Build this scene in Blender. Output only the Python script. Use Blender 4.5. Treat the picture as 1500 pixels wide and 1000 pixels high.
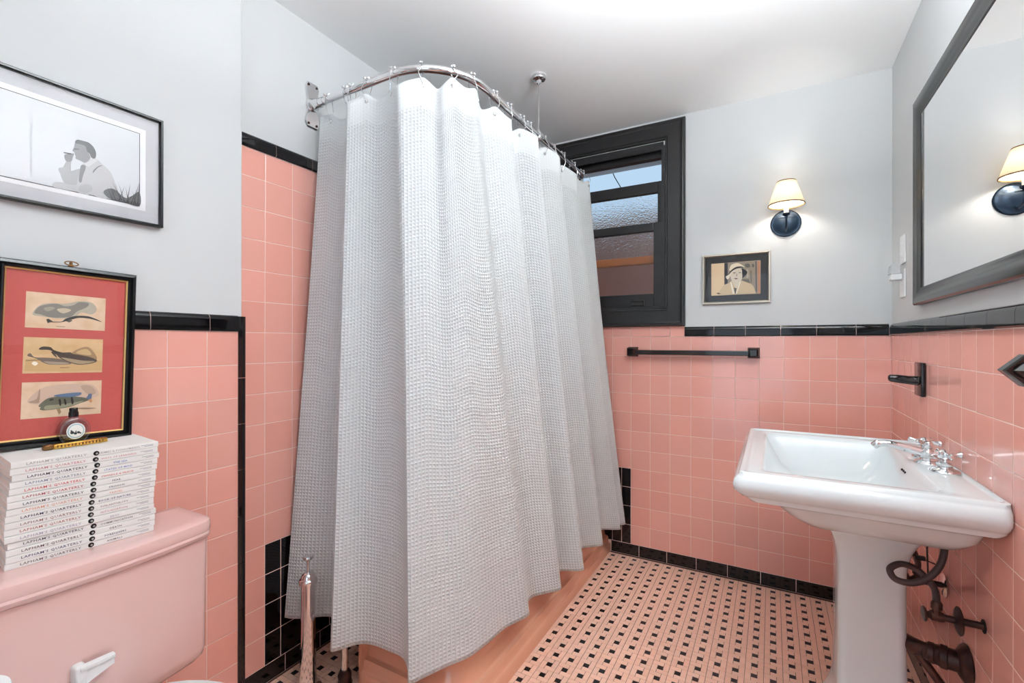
import bpy, bmesh, math, random
from mathutils import Vector, Matrix
random.seed(7)
for o in list(bpy.data.objects): bpy.data.objects.remove(o)
SC = bpy.context.scene
COL = SC.collection
R = math.radians

# ------------------------------------------------------------------ camera
YAW = 29.2897
cam_d = bpy.data.cameras.new('camera'); cam = bpy.data.objects.new('camera', cam_d); COL.objects.link(cam)
cam_d.sensor_width = 36.0; cam_d.lens = 678.58/1500*36; cam_d.shift_y = 1.41/1500; cam_d.clip_start = .02
cam.matrix_world = Matrix.Translation((0, 0, 1.2195)) @ Matrix.Rotation(R(YAW), 4, 'Z') @ Matrix.Rotation(R(90), 4, 'X') @ Matrix.Rotation(R(.08), 4, 'Z')
SC.camera = cam

# ------------------------------------------------------------------ world, daylight, exposure
W = bpy.data.worlds.new('sky'); SC.world = W; W.use_nodes = True
bg = W.node_tree.nodes['Background']; bg.inputs[0].default_value = (.48, .66, .85, 1); bg.inputs[1].default_value = 1.0
SC.view_settings.view_transform = 'Standard'; SC.view_settings.look = 'None'
SC.view_settings.exposure = 0.07; SC.view_settings.gamma = 1.0; SC.view_settings.use_curve_mapping = False
def area(name, loc, rot, sx, sy, power, col=(1, 1, 1)):
    l = bpy.data.lights.new(name, 'AREA'); l.shape = 'RECTANGLE'; l.size = sx; l.size_y = sy; l.energy = power; l.color = col
    o = bpy.data.objects.new(name, l); COL.objects.link(o); o.location = loc; o.rotation_euler = rot; return o
# daylight of the bright room beyond the open door behind the camera, 
area('doorway_daylight', (-.25, -1.02, 1.25), (R(90), 0, 0), .9, 1.6, 4, (.95, .98, 1))
FILL_STRENGTH, FILL_UP = 1.2, 54  # bowl glow and upward power of the added fill pendant
SCONCE_FAR, SCONCE_NEAR = 2.2, 8.0

# ------------------------------------------------------------------ calibrated dimensions (metres)
XR, YF, XL, XW = .4697, 2.6532, -1.5755, -1.5211
YB = -1.0; ZC = 1.253; ZT = 2.46; P = .108; BASE = .065
X0, YL0, YW0, YR0 = -.7046, 1.0098, .6796, 2.2042
YE = .885                                   # where the furred-out left wall ends
G = .0018                                   # joints lie this far behind the tile faces

# ------------------------------------------------------------------ materials
def lin(c):
    c = c/255 if c > 1 else c
    return c/12.92 if c <= .04045 else ((c+.055)/1.055)**2.4
def rgb(*c):
    if len(c) == 1: c = c*3
    return (lin(c[0]), lin(c[1]), lin(c[2]), 1)
MATS = {}
def mat(name, col, rough=.5, metal=0, spec=.5, coat=0, noise=None, bump=None, rnd=0, trans=0, ior=1.5, alpha=1, sheen=0):
    """noise=(scale, colour2, amount); bump=(scale, strength, distance); rnd=value variation between objects"""
    m = bpy.data.materials.new(name); m.use_nodes = True; nt = m.node_tree; N = nt.nodes; Lk = nt.links
    b = N['Principled BSDF']; b.inputs['Roughness'].default_value = rough; b.inputs['Metallic'].default_value = metal
    b.inputs['Specular IOR Level'].default_value = spec; b.inputs['Coat Weight'].default_value = coat; b.inputs['Coat Roughness'].default_value = .05
    b.inputs['Transmission Weight'].default_value = trans; b.inputs['IOR'].default_value = ior; b.inputs['Alpha'].default_value = alpha
    b.inputs['Base Color'].default_value = col
    src = None
    if noise or bump:
        tc = N.new('ShaderNodeTexCoord')
    if noise:
        n = N.new('ShaderNodeTexNoise'); n.inputs['Scale'].default_value = noise[0]; n.inputs['Detail'].default_value = 6
        Lk.new(tc.outputs['Object'], n.inputs['Vector'])
        mr = N.new('ShaderNodeMapRange'); mr.inputs[1].default_value = .35; mr.inputs[2].default_value = .7; mr.inputs[4].default_value = noise[2]
        Lk.new(n.outputs['Fac'], mr.inputs[0])
        mx = N.new('ShaderNodeMix'); mx.data_type = 'RGBA'; mx.inputs[6].default_value = col; mx.inputs[7].default_value = noise[1]
        Lk.new(mr.outputs[0], mx.inputs[0]); src = mx.outputs[2]
    if rnd:
        oi = N.new('ShaderNodeObjectInfo'); hv = N.new('ShaderNodeHueSaturation')
        if src: Lk.new(src, hv.inputs['Color'])
        else: hv.inputs['Color'].default_value = col
        a = N.new('ShaderNodeMapRange'); a.inputs[3].default_value = 1-rnd; a.inputs[4].default_value = 1+rnd
        Lk.new(oi.outputs['Random'], a.inputs[0]); Lk.new(a.outputs[0], hv.inputs['Value'])
        s = N.new('ShaderNodeMath'); s.operation = 'FRACT'; s2 = N.new('ShaderNodeMath'); s2.operation = 'MULTIPLY'; s2.inputs[1].default_value = 17.3
        Lk.new(oi.outputs['Random'], s2.inputs[0]); Lk.new(s2.outputs[0], s.inputs[0])
        a2 = N.new('ShaderNodeMapRange'); a2.inputs[3].default_value = 1-rnd; a2.inputs[4].default_value = 1+rnd
        Lk.new(s.outputs[0], a2.inputs[0]); Lk.new(a2.outputs[0], hv.inputs['Saturation'])
        src = hv.outputs['Color']
    if src: Lk.new(src, b.inputs['Base Color'])
    if bump:
        n = N.new('ShaderNodeTexNoise'); n.inputs['Scale'].default_value = bump[0]; n.inputs['Detail'].default_value = 5
        Lk.new(tc.outputs['Object'], n.inputs['Vector'])
        bp = N.new('ShaderNodeBump'); bp.inputs['Strength'].default_value = bump[1]; bp.inputs['Distance'].default_value = bump[2]
        Lk.new(n.outputs['Fac'], bp.inputs['Height']); Lk.new(bp.outputs['Normal'], b.inputs['Normal'])
    MATS[name] = m; return m
def emit(name, col, s):
    m = bpy.data.materials.new(name); m.use_nodes = True; b = m.node_tree.nodes['Principled BSDF']
    b.inputs['Base Color'].default_value = (.8, .8, .8, 1); b.inputs['Emission Color'].default_value = col; b.inputs['Emission Strength'].default_value = s
    MATS[name] = m; return m
mat('plaster', rgb(212, 214, 215), .62, noise=(1.6, rgb(207, 209, 210), .8), bump=(5, .25, .004))
mat('ceiling_paint', rgb(248, 250, 251), .7, bump=(4, .2, .004))
mat('grout', rgb(236, 205, 196), .8)
mat('pink_tile', rgb(234, 168, 154), .1, spec=.85, rnd=.035, bump=(9, .12, .002))
mat('black_tile', rgb(14, 12, 14), .06, spec=.42, bump=(9, .1, .002))
mat('floor_pink', rgb(252, 206, 182), .3, spec=.45, rnd=.05, bump=(60, .1, .001))
mat('floor_black', rgb(24, 20, 22), .28, spec=.45)
mat('floor_grout', rgb(92, 58, 46), .85)
mat('black_paint', rgb(38, 38, 39), .34, spec=.45, bump=(40, .12, .001), noise=(30, rgb(30, 30, 31), .6))
mat('frame_black', rgb(16, 16, 18), .22, spec=.5)
mat('mirror_frame', rgb(18, 20, 22), .22, spec=.4)
mat('mirror', (.95, .95, .95, 1), .0, metal=1)
mat('chrome', (.78, .78, .79, 1), .08, metal=1)
mat('nickel', (.72, .71, .70, 1), .14, metal=1)
mat('silver_frame', rgb(196, 188, 176), .3, metal=.9)
mat('gold', rgb(214, 172, 84), .25, metal=1)
mat('brass', rgb(128, 96, 60), .35, metal=1)
mat('gold_lip', rgb(200, 164, 104), .4, metal=.7)
mat('porcelain', rgb(222, 230, 232), .07, spec=.6, coat=.2)
mat('pink_china', rgb(228, 190, 184), .08, spec=.55, coat=.25)
mat('tub_enamel', rgb(230, 168, 138), .05, spec=.65, coat=.5)
mat('white_plastic', rgb(240, 240, 240), .35)
mat('night_glass', rgb(240, 242, 245), .2, trans=.5)
mat('rust_iron', rgb(46, 32, 30), .38, metal=.6, noise=(25, rgb(92, 60, 50), .8), bump=(60, .4, .002))
mat('rubber_hose', rgb(62, 46, 44), .45)
mat('black_ceramic', rgb(18, 14, 15), .08, spec=.6)
mat('hole', rgb(6, 5, 5), .9)
mat('dark_bronze', rgb(34, 50, 68), .24, metal=.55)
mat('paper_white', rgb(238, 236, 232), .6)
mat('pages', rgb(228, 222, 212), .8)
mat('mat_grey', rgb(204, 204, 208), .7)
mat('mat_white', rgb(244, 244, 246), .7)
mat('mat_black', rgb(30, 31, 34), .7)
mat('mat_coral', rgb(190, 84, 78), .75, noise=(180, rgb(182, 78, 72), .6))
mat('print_cream', rgb(232, 204, 176), .75, noise=(40, rgb(214, 178, 136), .7))
mat('print_tan', rgb(222, 190, 146), .75, noise=(40, rgb(206, 166, 116), .7))
mat('photo_base', rgb(218, 220, 224), .5)
mat('picture_glass', (1, 1, 1, 1), .0, trans=1, ior=1.2)
mat('clear_glass', (1, 1, 1, 1), .0, trans=1, ior=1.45)
mat('tissue', rgb(244, 244, 244), .9, bump=(60, .2, .002))
mat('wood_orange', rgb(196, 112, 50), .5)
mat('brick_far', rgb(150, 92, 70), .9, noise=(3, rgb(120, 70, 54), .8))
mat('stone_far', rgb(176, 150, 128), .9)
mat('candle_white', rgb(236, 228, 216), .5)
mat('trim_brown', rgb(120, 92, 56), .7)
emit('bulb_glow', (1, .92, .8, 1), 18)
emit('fill_glow', (.98, .99, 1, 1), FILL_STRENGTH)  # glow for the bowl of the added fill pendant

def glass_clear(name, tint, refl):
    """thin picture glass: see-through with a plain gloss"""
    m = bpy.data.materials.new(name); m.use_nodes = True; nt = m.node_tree; N = nt.nodes; N.clear()
    out = N.new('ShaderNodeOutputMaterial'); t = N.new('ShaderNodeBsdfTransparent'); g = N.new('ShaderNodeBsdfGlossy'); g.inputs['Roughness'].default_value = 0
    t.inputs['Color'].default_value = tint; fr = N.new('ShaderNodeFresnel'); fr.inputs['IOR'].default_value = refl; mx = N.new('ShaderNodeMixShader')
    ge = N.new('ShaderNodeNewGeometry'); iv = N.new('ShaderNodeMath'); iv.operation = 'SUBTRACT'; iv.inputs[0].default_value = 1; nt.links.new(ge.outputs['Backfacing'], iv.inputs[1])
    mu = N.new('ShaderNodeMath'); mu.operation = 'MULTIPLY'; nt.links.new(fr.outputs[0], mu.inputs[0]); nt.links.new(iv.outputs[0], mu.inputs[1])
    nt.links.new(mu.outputs[0], mx.inputs[0]); nt.links.new(t.outputs[0], mx.inputs[1]); nt.links.new(g.outputs[0], mx.inputs[2]); nt.links.new(mx.outputs[0], out.inputs[0])
    MATS[name] = m
glass_clear('picture_glass', (1, 1, 1, 1), 1.45); glass_clear('bottle_glass', (.90, .90, .91, 1), 1.9)
def pebbled():
    m = mat('pebbled_glass', (.93, .95, .97, 1), .16, trans=1, ior=1.4)
    nt = m.node_tree; N = nt.nodes; tc = N.new('ShaderNodeTexCoord'); v = N.new('ShaderNodeTexVoronoi'); v.inputs['Scale'].default_value = 130
    bp = N.new('ShaderNodeBump'); bp.inputs['Strength'].default_value = .5; bp.inputs['Distance'].default_value = .002
    nt.links.new(tc.outputs['Object'], v.inputs['Vector']); nt.links.new(v.outputs['Distance'], bp.inputs['Height']); nt.links.new(bp.outputs['Normal'], N['Principled BSDF'].inputs['Normal'])
pebbled()
def shade_mat():
    m = bpy.data.materials.new('lamp_shade'); m.use_nodes = True; nt = m.node_tree; N = nt.nodes; N.clear()
    out = N.new('ShaderNodeOutputMaterial'); d = N.new('ShaderNodeBsdfDiffuse'); t = N.new('ShaderNodeBsdfTranslucent'); mx = N.new('ShaderNodeMixShader')
    d.inputs[0].default_value = rgb(238, 230, 214); t.inputs[0].default_value = rgb(240, 228, 206); mx.inputs[0].default_value = .26
    nt.links.new(d.outputs[0], mx.inputs[1]); nt.links.new(t.outputs[0], mx.inputs[2]); nt.links.new(mx.outputs[0], out.inputs[0]); MATS['lamp_shade'] = m
shade_mat()
def waffle():
    m = bpy.data.materials.new('waffle_cloth'); m.use_nodes = True; nt = m.node_tree; N = nt.nodes; Lk = nt.links; N.clear()
    out = N.new('ShaderNodeOutputMaterial'); d = N.new('ShaderNodeBsdfPrincipled'); t = N.new('ShaderNodeBsdfTranslucent'); mx = N.new('ShaderNodeMixShader')
    d.inputs['Base Color'].default_value = rgb(230, 234, 235); d.inputs['Roughness'].default_value = .85; d.inputs['Specular IOR Level'].default_value = .2
    t.inputs[0].default_value = rgb(238, 238, 240); mx.inputs[0].default_value = .12
    tc = N.new('ShaderNodeTexCoord'); sp = N.new('ShaderNodeSeparateXYZ'); Lk.new(tc.outputs['UV'], sp.inputs[0])
    def ridge(sock):
        a = N.new('ShaderNodeMath'); a.operation = 'MULTIPLY'; a.inputs[1].default_value = math.pi/.0118; Lk.new(sock, a.inputs[0])
        c = N.new('ShaderNodeMath'); c.operation = 'COSINE'; Lk.new(a.outputs[0], c.inputs[0])
        q = N.new('ShaderNodeMath'); q.operation = 'ABSOLUTE'; Lk.new(c.outputs[0], q.inputs[0])
        p = N.new('ShaderNodeMath'); p.operation = 'POWER'; p.inputs[1].default_value = 3; Lk.new(q.outputs[0], p.inputs[0]); return p.outputs[0]
    mm = N.new('ShaderNodeMath'); mm.operation = 'MAXIMUM'; Lk.new(ridge(sp.outputs[0]), mm.inputs[0]); Lk.new(ridge(sp.outputs[1]), mm.inputs[1])
    # the folded hems at top and bottom are plain
    lo = N.new('ShaderNodeMapRange'); lo.inputs[1].default_value = .012; lo.inputs[2].default_value = .02; Lk.new(sp.outputs[1], lo.inputs[0])
    hi = N.new('ShaderNodeMapRange'); hi.inputs[1].default_value = 1.80; hi.inputs[2].default_value = 1.81; hi.inputs[3].default_value = 1; hi.inputs[4].default_value = .25; Lk.new(sp.outputs[1], hi.inputs[0])
    k = N.new('ShaderNodeMath'); k.operation = 'MULTIPLY'; Lk.new(mm.outputs[0], k.inputs[0]); Lk.new(hi.outputs[0], k.inputs[1])
    bp = N.new('ShaderNodeBump'); bp.inputs['Strength'].default_value = 1; bp.inputs['Distance'].default_value = .0025
    Lk.new(k.outputs[0], bp.inputs['Height']); Lk.new(bp.outputs['Normal'], d.inputs['Normal'])
    Lk.new(d.outputs[0], mx.inputs[1]); Lk.new(t.outputs[0], mx.inputs[2]); Lk.new(mx.outputs[0], out.inputs[0]); MATS['waffle_cloth'] = m
waffle()
FLAT = {}
def flat(c):
    if c not in FLAT: FLAT[c] = mat('ink_%s' % '_'.join(str(int(x)) for x in c), rgb(*c), .7, spec=.2)
    return FLAT[c]

# ------------------------------------------------------------------ mesh helpers
def tag(o, label=None, cat=None, group=None, kind=None):
    if label: o['label'] = label
    if cat: o['category'] = cat
    if group: o['group'] = group
    if kind: o['kind'] = kind
    return o
def thing(name, label, cat, loc=(0, 0, 0), rotz=0, group=None):
    o = bpy.data.objects.new(name, None); COL.objects.link(o); o.location = loc; o.rotation_euler = (0, 0, rotz)
    o.empty_display_size = .05; return tag(o, label, cat, group)
def root_loc(p):
    v = Vector((0, 0, 0))
    while p: v = v+p.location; p = p.parent
    return v
def obj(name, bm, m, parent=None, smooth=False, local=False):
    """one mesh object from a bmesh; coordinates are world ones unless local"""
    if parent is not None and not local:
        bmesh.ops.translate(bm, vec=-root_loc(parent), verts=bm.verts)
    bmesh.ops.recalc_face_normals(bm, faces=bm.faces)
    me = bpy.data.meshes.new(name); bm.to_mesh(me); bm.free()
    ml = m if isinstance(m, (list, tuple)) else [m]
    for q in ml: me.materials.append(MATS[q] if isinstance(q, str) else q)
    if smooth: sm(me, smooth)
    o = bpy.data.objects.new(name, me); COL.objects.link(o); o.parent = parent; return o
def sm(me, ang):
    me.polygons.foreach_set('use_smooth', [True]*len(me.polygons))
    if ang is not True:
        b = bmesh.new(); b.from_mesh(me)
        for e in b.edges:
            if len(e.link_faces) == 2 and e.calc_face_angle(0) > R(ang): e.smooth = False
        b.to_mesh(me); b.free()
def B(): return bmesh.new()
def box(bm, x0, x1, y0, y1, z0, z1, bev=0, seg=2):
    r = bmesh.ops.create_cube(bm, size=1); vs = r['verts']
    for v in vs: v.co = Vector(((x0+x1)/2+v.co.x*(x1-x0), (y0+y1)/2+v.co.y*(y1-y0), (z0+z1)/2+v.co.z*(z1-z0)))
    if bev:
        es = list({e for v in vs for e in v.link_edges})
        bmesh.ops.bevel(bm, geom=es, offset=bev, segments=seg, affect='EDGES', profile=.5)
    return bm
def frame_of(d):
    d = Vector(d).normalized(); a = Vector((0, 0, 1)) if abs(d.z) < .9 else Vector((1, 0, 0))
    u = d.cross(a).normalized(); return u, d.cross(u).normalized(), d
def lathe(bm, prof, org, axis=(0, 0, 1), seg=24, sx=1, sy=1):
    """prof = [(radius, height)], revolved about axis through org"""
    u, v, d = frame_of(axis); org = Vector(org); rings = []
    for r, h in prof:
        if r < 1e-6: rings.append([bm.verts.new(org+d*h)])
        else: rings.append([bm.verts.new(org+d*h+u*(r*sx*math.cos(t))+v*(r*sy*math.sin(t))) for t in [2*math.pi*k/seg for k in range(seg)]])
    for a, b in zip(rings, rings[1:]):
        if len(a) == 1 and len(b) == 1: continue
        for k in range(seg):
            k2 = (k+1) % seg
            if len(a) == 1: bm.faces.new((a[0], b[k], b[k2]))
            elif len(b) == 1: bm.faces.new((a[k], b[0], a[k2]))
            else: bm.faces.new((a[k], b[k], b[k2], a[k2]))
    for rg in (rings[0], rings[-1]):
        if len(rg) > 1: bm.faces.new(rg)
    return bm
def tube(bm, pts, rad, seg=10, closed=False):
    pts = [Vector(p) for p in pts]; n = len(pts); rads = rad if isinstance(rad, (list, tuple)) else [rad]*n; rings = []; prev = None
    for i, p in enumerate(pts):
        if closed: d = pts[(i+1) % n]-pts[i-1]
        else: d = pts[min(i+1, n-1)]-pts[max(i-1, 0)]
        d.normalize()
        if prev is None: u = frame_of(d)[0]
        else:
            u = prev-d*prev.dot(d)
            u = u.normalized() if u.length > 1e-6 else frame_of(d)[0]
        prev = u; v = d.cross(u)
        rings.append([bm.verts.new(p+u*(rads[i]*math.cos(t))+v*(rads[i]*math.sin(t))) for t in [2*math.pi*k/seg for k in range(seg)]])
    pr = list(zip(rings, rings[1:]))
    if closed: pr.append((rings[-1], rings[0]))
    for a, b in pr:
        for k in range(seg): bm.faces.new((a[k], a[(k+1) % seg], b[(k+1) % seg], b[k]))
    if not closed: bm.faces.new(rings[0]); bm.faces.new(rings[-1])
    return bm
def cyl(bm, a, b, r, seg=16): return tube(bm, [a, b], r, seg)
def crom(pts, n=8, closed=False):
    pts = [Vector(p) for p in pts]; out = []; m = len(pts)
    for i in range(m if closed else m-1):
        if closed: p0, p1, p2, p3 = pts[i-1], pts[i], pts[(i+1) % m], pts[(i+2) % m]
        else: p0, p1, p2, p3 = pts[max(i-1, 0)], pts[i], pts[i+1], pts[min(i+2, m-1)]
        for k in range(n):
            t = k/n; out.append(.5*((2*p1)+(p2-p0)*t+(2*p0-5*p1+4*p2-p3)*t*t+(3*p1-p0-3*p2+p3)*t**3))
    if not closed: out.append(pts[-1])
    return out
def rring(x0, x1, y0, y1, r, z, k=6):
    """rounded rectangle ring, 4*(k+1) points"""
    pts = []
    for cx, cy, a0 in ((x1-r, y1-r, 0), (x0+r, y1-r, 90), (x0+r, y0+r, 180), (x1-r, y0+r, 270)):
        for i in range(k+1):
            a = R(a0+90*i/k); pts.append(Vector((cx+r*math.cos(a), cy+r*math.sin(a), z)))
    return pts
def loft(bm, rings, cap0=True, cap1=True):
    vr = [[bm.verts.new(p) for p in r] for r in rings]; n = len(vr[0])
    for a, b in zip(vr, vr[1:]):
        for k in range(n): bm.faces.new((a[k], a[(k+1) % n], b[(k+1) % n], b[k]))
    if cap0: bm.faces.new(vr[0])
    if cap1: bm.faces.new(vr[-1])
    return bm
def sweep(bm, prof, path, nrm, closed=False):
    """profile [(offset along the path's side vector, z)] carried along a list of points with side vectors"""
    rings = [[bm.verts.new(Vector((p[0]+n[0]*o, p[1]+n[1]*o, z))) for o, z in prof] for p, n in zip(path, nrm)]
    for a, b in zip(rings, rings[1:]):
        for k in range(len(prof)-1): bm.faces.new((a[k], a[k+1], b[k+1], b[k]))
    return bm
def poly(bm, pts, mi=0):
    f = bm.faces.new([bm.verts.new(p) for p in pts]); f.material_index = mi; return f
def picture_rails(bm, w0, w1, h0, h1, prof, M):
    """a moulded rectangular frame: prof = [(inset, depth)] closed loop, mitred at the corners; local plane w,h, depth d -> M"""
    cs = [(w0, h0, 1, 1), (w1, h0, -1, 1), (w1, h1, -1, -1), (w0, h1, 1, -1)]
    rings = [[bm.verts.new(M @ Vector((x+sx*i, y+sy*i, d))) for i, d in prof] for x, y, sx, sy in cs]; n = len(prof)
    for q in range(4):
        a, b = rings[q], rings[(q+1) % 4]
        for k in range(n): bm.faces.new((a[k], a[(k+1) % n], b[(k+1) % n], b[k]))
    return bm
def wallM(o, u, v, n):
    return Matrix(((u[0], v[0], n[0], o[0]), (u[1], v[1], n[1], o[1]), (u[2], v[2], n[2], o[2]), (0, 0, 0, 1)))
MF = lambda x, z, d=0: wallM((x, YF-d, z), (1, 0, 0), (0, 0, 1), (0, -1, 0))
MR = lambda y, z, d=0: wallM((XR-d, y, z), (0, -1, 0), (0, 0, 1), (-1, 0, 0))
ML = lambda y, z, X=XL, d=0: wallM((X+d, y, z), (0, 1, 0), (0, 0, 1), (1, 0, 0))

# ------------------------------------------------------------------ the room shell
def struct(name, bm, m, parent=None, smooth=False):
    o = obj(name, bm, m, parent, smooth)
    if parent is None: o['kind'] = 'structure'
    return o
floor = struct('floor', box(B(), XL-.12, XR+.12, YB-.12, YF+.3, -.12, -.0012), 'floor_grout')
ceiling = struct('ceiling', box(B(), XL-.12, XR+.12, YB-.12, YF+.3, ZT, ZT+.1), 'ceiling_paint')
WX0, WX1, WZ0, WZ1 = -1.10, -.525, 1.40, 2.315          # window opening
bm = B(); yf = YF+G
box(bm, XL-.12, WX0, yf, yf+.28, 0, ZT); box(bm, WX1, XR+.12, yf, yf+.28, 0, ZT)
box(bm, WX0, WX1, yf, yf+.28, 0, WZ0); box(bm, WX0, WX1, yf, yf+.28, WZ1, ZT)
wall_far = struct('wall_far', bm, 'plaster')
wall_right = struct('wall_right', box(B(), XR+G, XR+.12, YB, YF+G, 0, ZT), 'plaster')
wall_left = struct('wall_left', box(B(), XL-.12, XL-G, YE-.02, YF+G, 0, ZT), 'plaster')
wall_left_front = struct('wall_left_front', box(B(), XL-.12, XW-G, YB, YE+.012, 0, ZT, .006, 2), 'plaster')
bm = B(); DX0, DX1 = -.72, .22
box(bm, XL-.12, DX0, YB-.12, YB, 0, ZT); box(bm, DX1, XR+.12, YB-.12, YB, 0, ZT); box(bm, DX0, DX1, YB-.12, YB, 2.06, ZT)
wall_back = struct('wall_back', bm, 'plaster')

# grout backing behind the tiled parts (thin render coat showing in the joints)
def backing(wall, bm): return obj('grout_bed', bm, 'grout', wall)
backing(wall_far, box(box(B(), XL, XR, YF+.0006, YF+.006, 0, ZC+.03), XL, -.42, YF+.0006, YF+.006, ZC, 1.312))
backing(wall_right, box(B(), XR+.0006, XR+.006, -.3, YF, 0, ZC+.03))
backing(wall_left, box(B(), XL-.006, XL-.0006, YE+.012, YF, 0, 1.93))
backing(wall_left_front, box(B(), XW-.006, XW-.0006, -.3, YE+.008, 0, ZC+.03))

# ------------------------------------------------------------------ tiles: each one an object, meshes shared
TM = {}
def tile_mesh(w, h, m, r=.0022, t=0.0, deep=.004):
    key = (round(w, 4), round(h, 4), m)
    if key in TM: return TM[key]
    bm = bmesh.new(); j = .0007
    rings = []
    for ins, z in ((j, -deep), (j, t-r*.55), (j+r*.35, t-r*.16), (j+r, t)):
        a, b = w/2-ins, h/2-ins
        rings.append([bm.verts.new((x, y, z)) for x, y in ((-a, -b), (a, -b), (a, b), (-a, b))])
    for p, q in zip(rings, rings[1:]):
        for k in range(4): bm.faces.new((p[k], p[(k+1) % 4], q[(k+1) % 4], q[k]))
    bm.faces.new(rings[-1])
    me = bpy.data.meshes.new('tile'); bm.to_mesh(me); bm.free(); me.materials.append(MATS[m])
    TM[key] = me; return me
def place(name, me, M, parent):
    o = bpy.data.objects.new(name, me); COL.objects.link(o); o.parent = parent; o.matrix_local = M; return o
def tile(parent, M, w, h, m, jit=.22):
    J = Matrix.Rotation(R(random.uniform(-jit, jit)), 4, 'X') @ Matrix.Rotation(R(random.uniform(-jit, jit)), 4, 'Y')
    return place('wall_tile' if m == 'pink_tile' else 'black_tile', tile_mesh(w, h, m), M @ J, parent)
rows = [(ZC-(r+1)*P, ZC-r*P) for r in range(11)]
# far wall
for r, (z0, z1) in enumerate(rows):
    for i in range(-9, 11):
        a, b = max(X0+i*P, XL+.002), min(X0+(i+1)*P, XR)
        if b-a < .01: continue
        black = r >= 7 and -3 <= i < 0
        if black and i == -1:
            tile(wall_far, MF((a+b)/2-P/4, (z0+z1)/2), P/2, P, 'black_tile'); tile(wall_far, MF((a+b)/2+P/4, (z0+z1)/2), P/2, P, 'black_tile'); continue
        tile(wall_far, MF((a+b)/2, (z0+z1)/2), b-a, P, 'black_tile' if black else 'pink_tile')
for i in range(-6, 3):
    a, b = X0+i*P, min(X0+(i+1)*P, -.412)
    tile(wall_far, MF((a+b)/2, (ZC+1.311)/2), b-a, 1.311-ZC, 'pink_tile')
# right wall
for r, (z0, z1) in enumerate(rows):
    for i in range(-5, 22):
        a, b = YR0-(i+1)*P, min(YR0-i*P, YF)
        if b-a < .01: continue
        tile(wall_right, MR((a+b)/2, (z0+z1)/2), b-a, P, 'pink_tile')
# left wall behind the shower
lrows = rows+[(ZC+k*P, ZC+(k+1)*P) for k in range(5)]+[(ZC+5*P, 1.890)]
for r, (z0, z1) in enumerate(lrows):
    black = 7 <= r <= 10
    for i in range(-1, 16):
        a, b = YL0+i*P, min(YL0+(i+1)*P, YF)
        if black and i >= 0: a, b = (YL0+.062+(i-1)*P if i else YL0), min(YL0+.062+i*P, YF)
        if i == -1: a = YE+.014
        if b-a < .01: continue
        tile(wall_left, ML((a+b)/2, (z0+z1)/2), b-a, z1-z0, 'black_tile' if black and i >= 0 and i < 6 else 'pink_tile')
# furred-out left wall
for r, (z0, z1) in enumerate(rows):
    for i in range(-8, 2):
        a, b = YW0+i*P, min(YW0+(i+1)*P, YE)
        tile(wall_left_front, ML((a+b)/2, (z0+z1)/2, XW), b-a, P, 'pink_tile')
# black bullnose cap tiles
def cap_mesh(w, hgt, name='cap_tile', deep=.004, proud=.008):
    key = ('cap', round(w, 4), hgt, proud)
    if key in TM: return TM[key]
    prof = [(-deep, 0), (proud*.6, 0), (proud, .004)]+[(proud-.0*k, hgt*.62+0*k) for k in (0,)]
    prof += [(-deep+(proud+deep)*math.cos(R(a)), hgt*.62+hgt*.38*math.sin(R(a))) for a in (18, 36, 54, 72, 90)]
    bm = bmesh.new(); j = .0008; rings = [[bm.verts.new((x, z, d)) for d, z in prof] for x in (-w/2+j, w/2-j)]
    for k in range(len(prof)): 
        k2 = (k+1) % len(prof); bm.faces.new((rings[0][k], rings[0][k2], rings[1][k2], rings[1][k]))
    bm.faces.new(rings[0]); bm.faces.new(rings[1]); bmesh.ops.recalc_face_normals(bm, faces=bm.faces)
    me = bpy.data.meshes.new(name); bm.to_mesh(me); bm.free(); me.materials.append(MATS['black_tile']); sm(me, 35); TM[key] = me; return me
def run(parent, fn, js, z, hgt, name='cap_tile', proud=.008):
    for a, b in zip(js, js[1:]): place(name, cap_mesh(abs(b-a), hgt, name, proud=proud), fn((a+b)/2, z), parent)
    a, b = js[0], js[-1]; me = cap_mesh(abs(b-a)-.002, hgt-.001, 'cap_grout', proud=proud-.0012).copy(); me.materials.clear(); me.materials.append(MATS['grout']); place('cap_grout', me, fn((a+b)/2, z+.0002), parent)
run(wall_far, MF, [-.413, -.266, -.118, .038, .187, .34, XR-.009], ZC+.001, .052)
run(wall_right, MR, [YF-.009]+[2.484-.1525*k for k in range(18)], ZC+.001, .052)
run(wall_left, ML, [YE+.014, 1.047]+[1.199+.1525*k for k in range(10)], 1.8915, .047)
run(wall_left_front, lambda y, z: ML(y, z, XW), [.635-.1525*k for k in range(6, -1, -1)]+[.792, YE-.003], ZC+.001, .052)
# rounded black corner strip at the end of the furred wall: pieces stand upright
for a, b in zip([1.304, 1.102, .951, .801, .649, .495, .343, .190], [1.102, .951, .801, .649, .495, .343, .190, .066]):
    me = cap_mesh(a-b, .026, 'corner_tile', proud=.006)
    place('corner_tile', me, wallM((XW, YE-.003, (a+b)/2), (0, 0, -1), (0, 1, 0), (1, 0, 0)), wall_left_front)
# black base tiles
def base_mesh(w):
    key = ('base', round(w, 4))
    if key in TM: return TM[key]
    return tile_mesh(w, BASE, 'black_tile', r=.003, t=.004)
def base(parent, fn, js):
    for a, b in zip(js, js[1:]): place('base_tile', tile_mesh(abs(b-a), BASE, 'black_tile'), fn((a+b)/2, BASE/2), parent)
base(wall_far, MF, [-.82]+[-.658+.1525*k for k in range(8)][:7]+[.41, XR])
base(wall_right, MR, [YF-.001]+[2.56-.1525*k for k in range(16)])
base(wall_left, ML, [YE+.014, 1.09, 1.2425, 1.395])
base(wall_left_front, lambda y, z: ML(y, z, XW), [YE-.152*k for k in range(7, -1, -1)])

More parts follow.
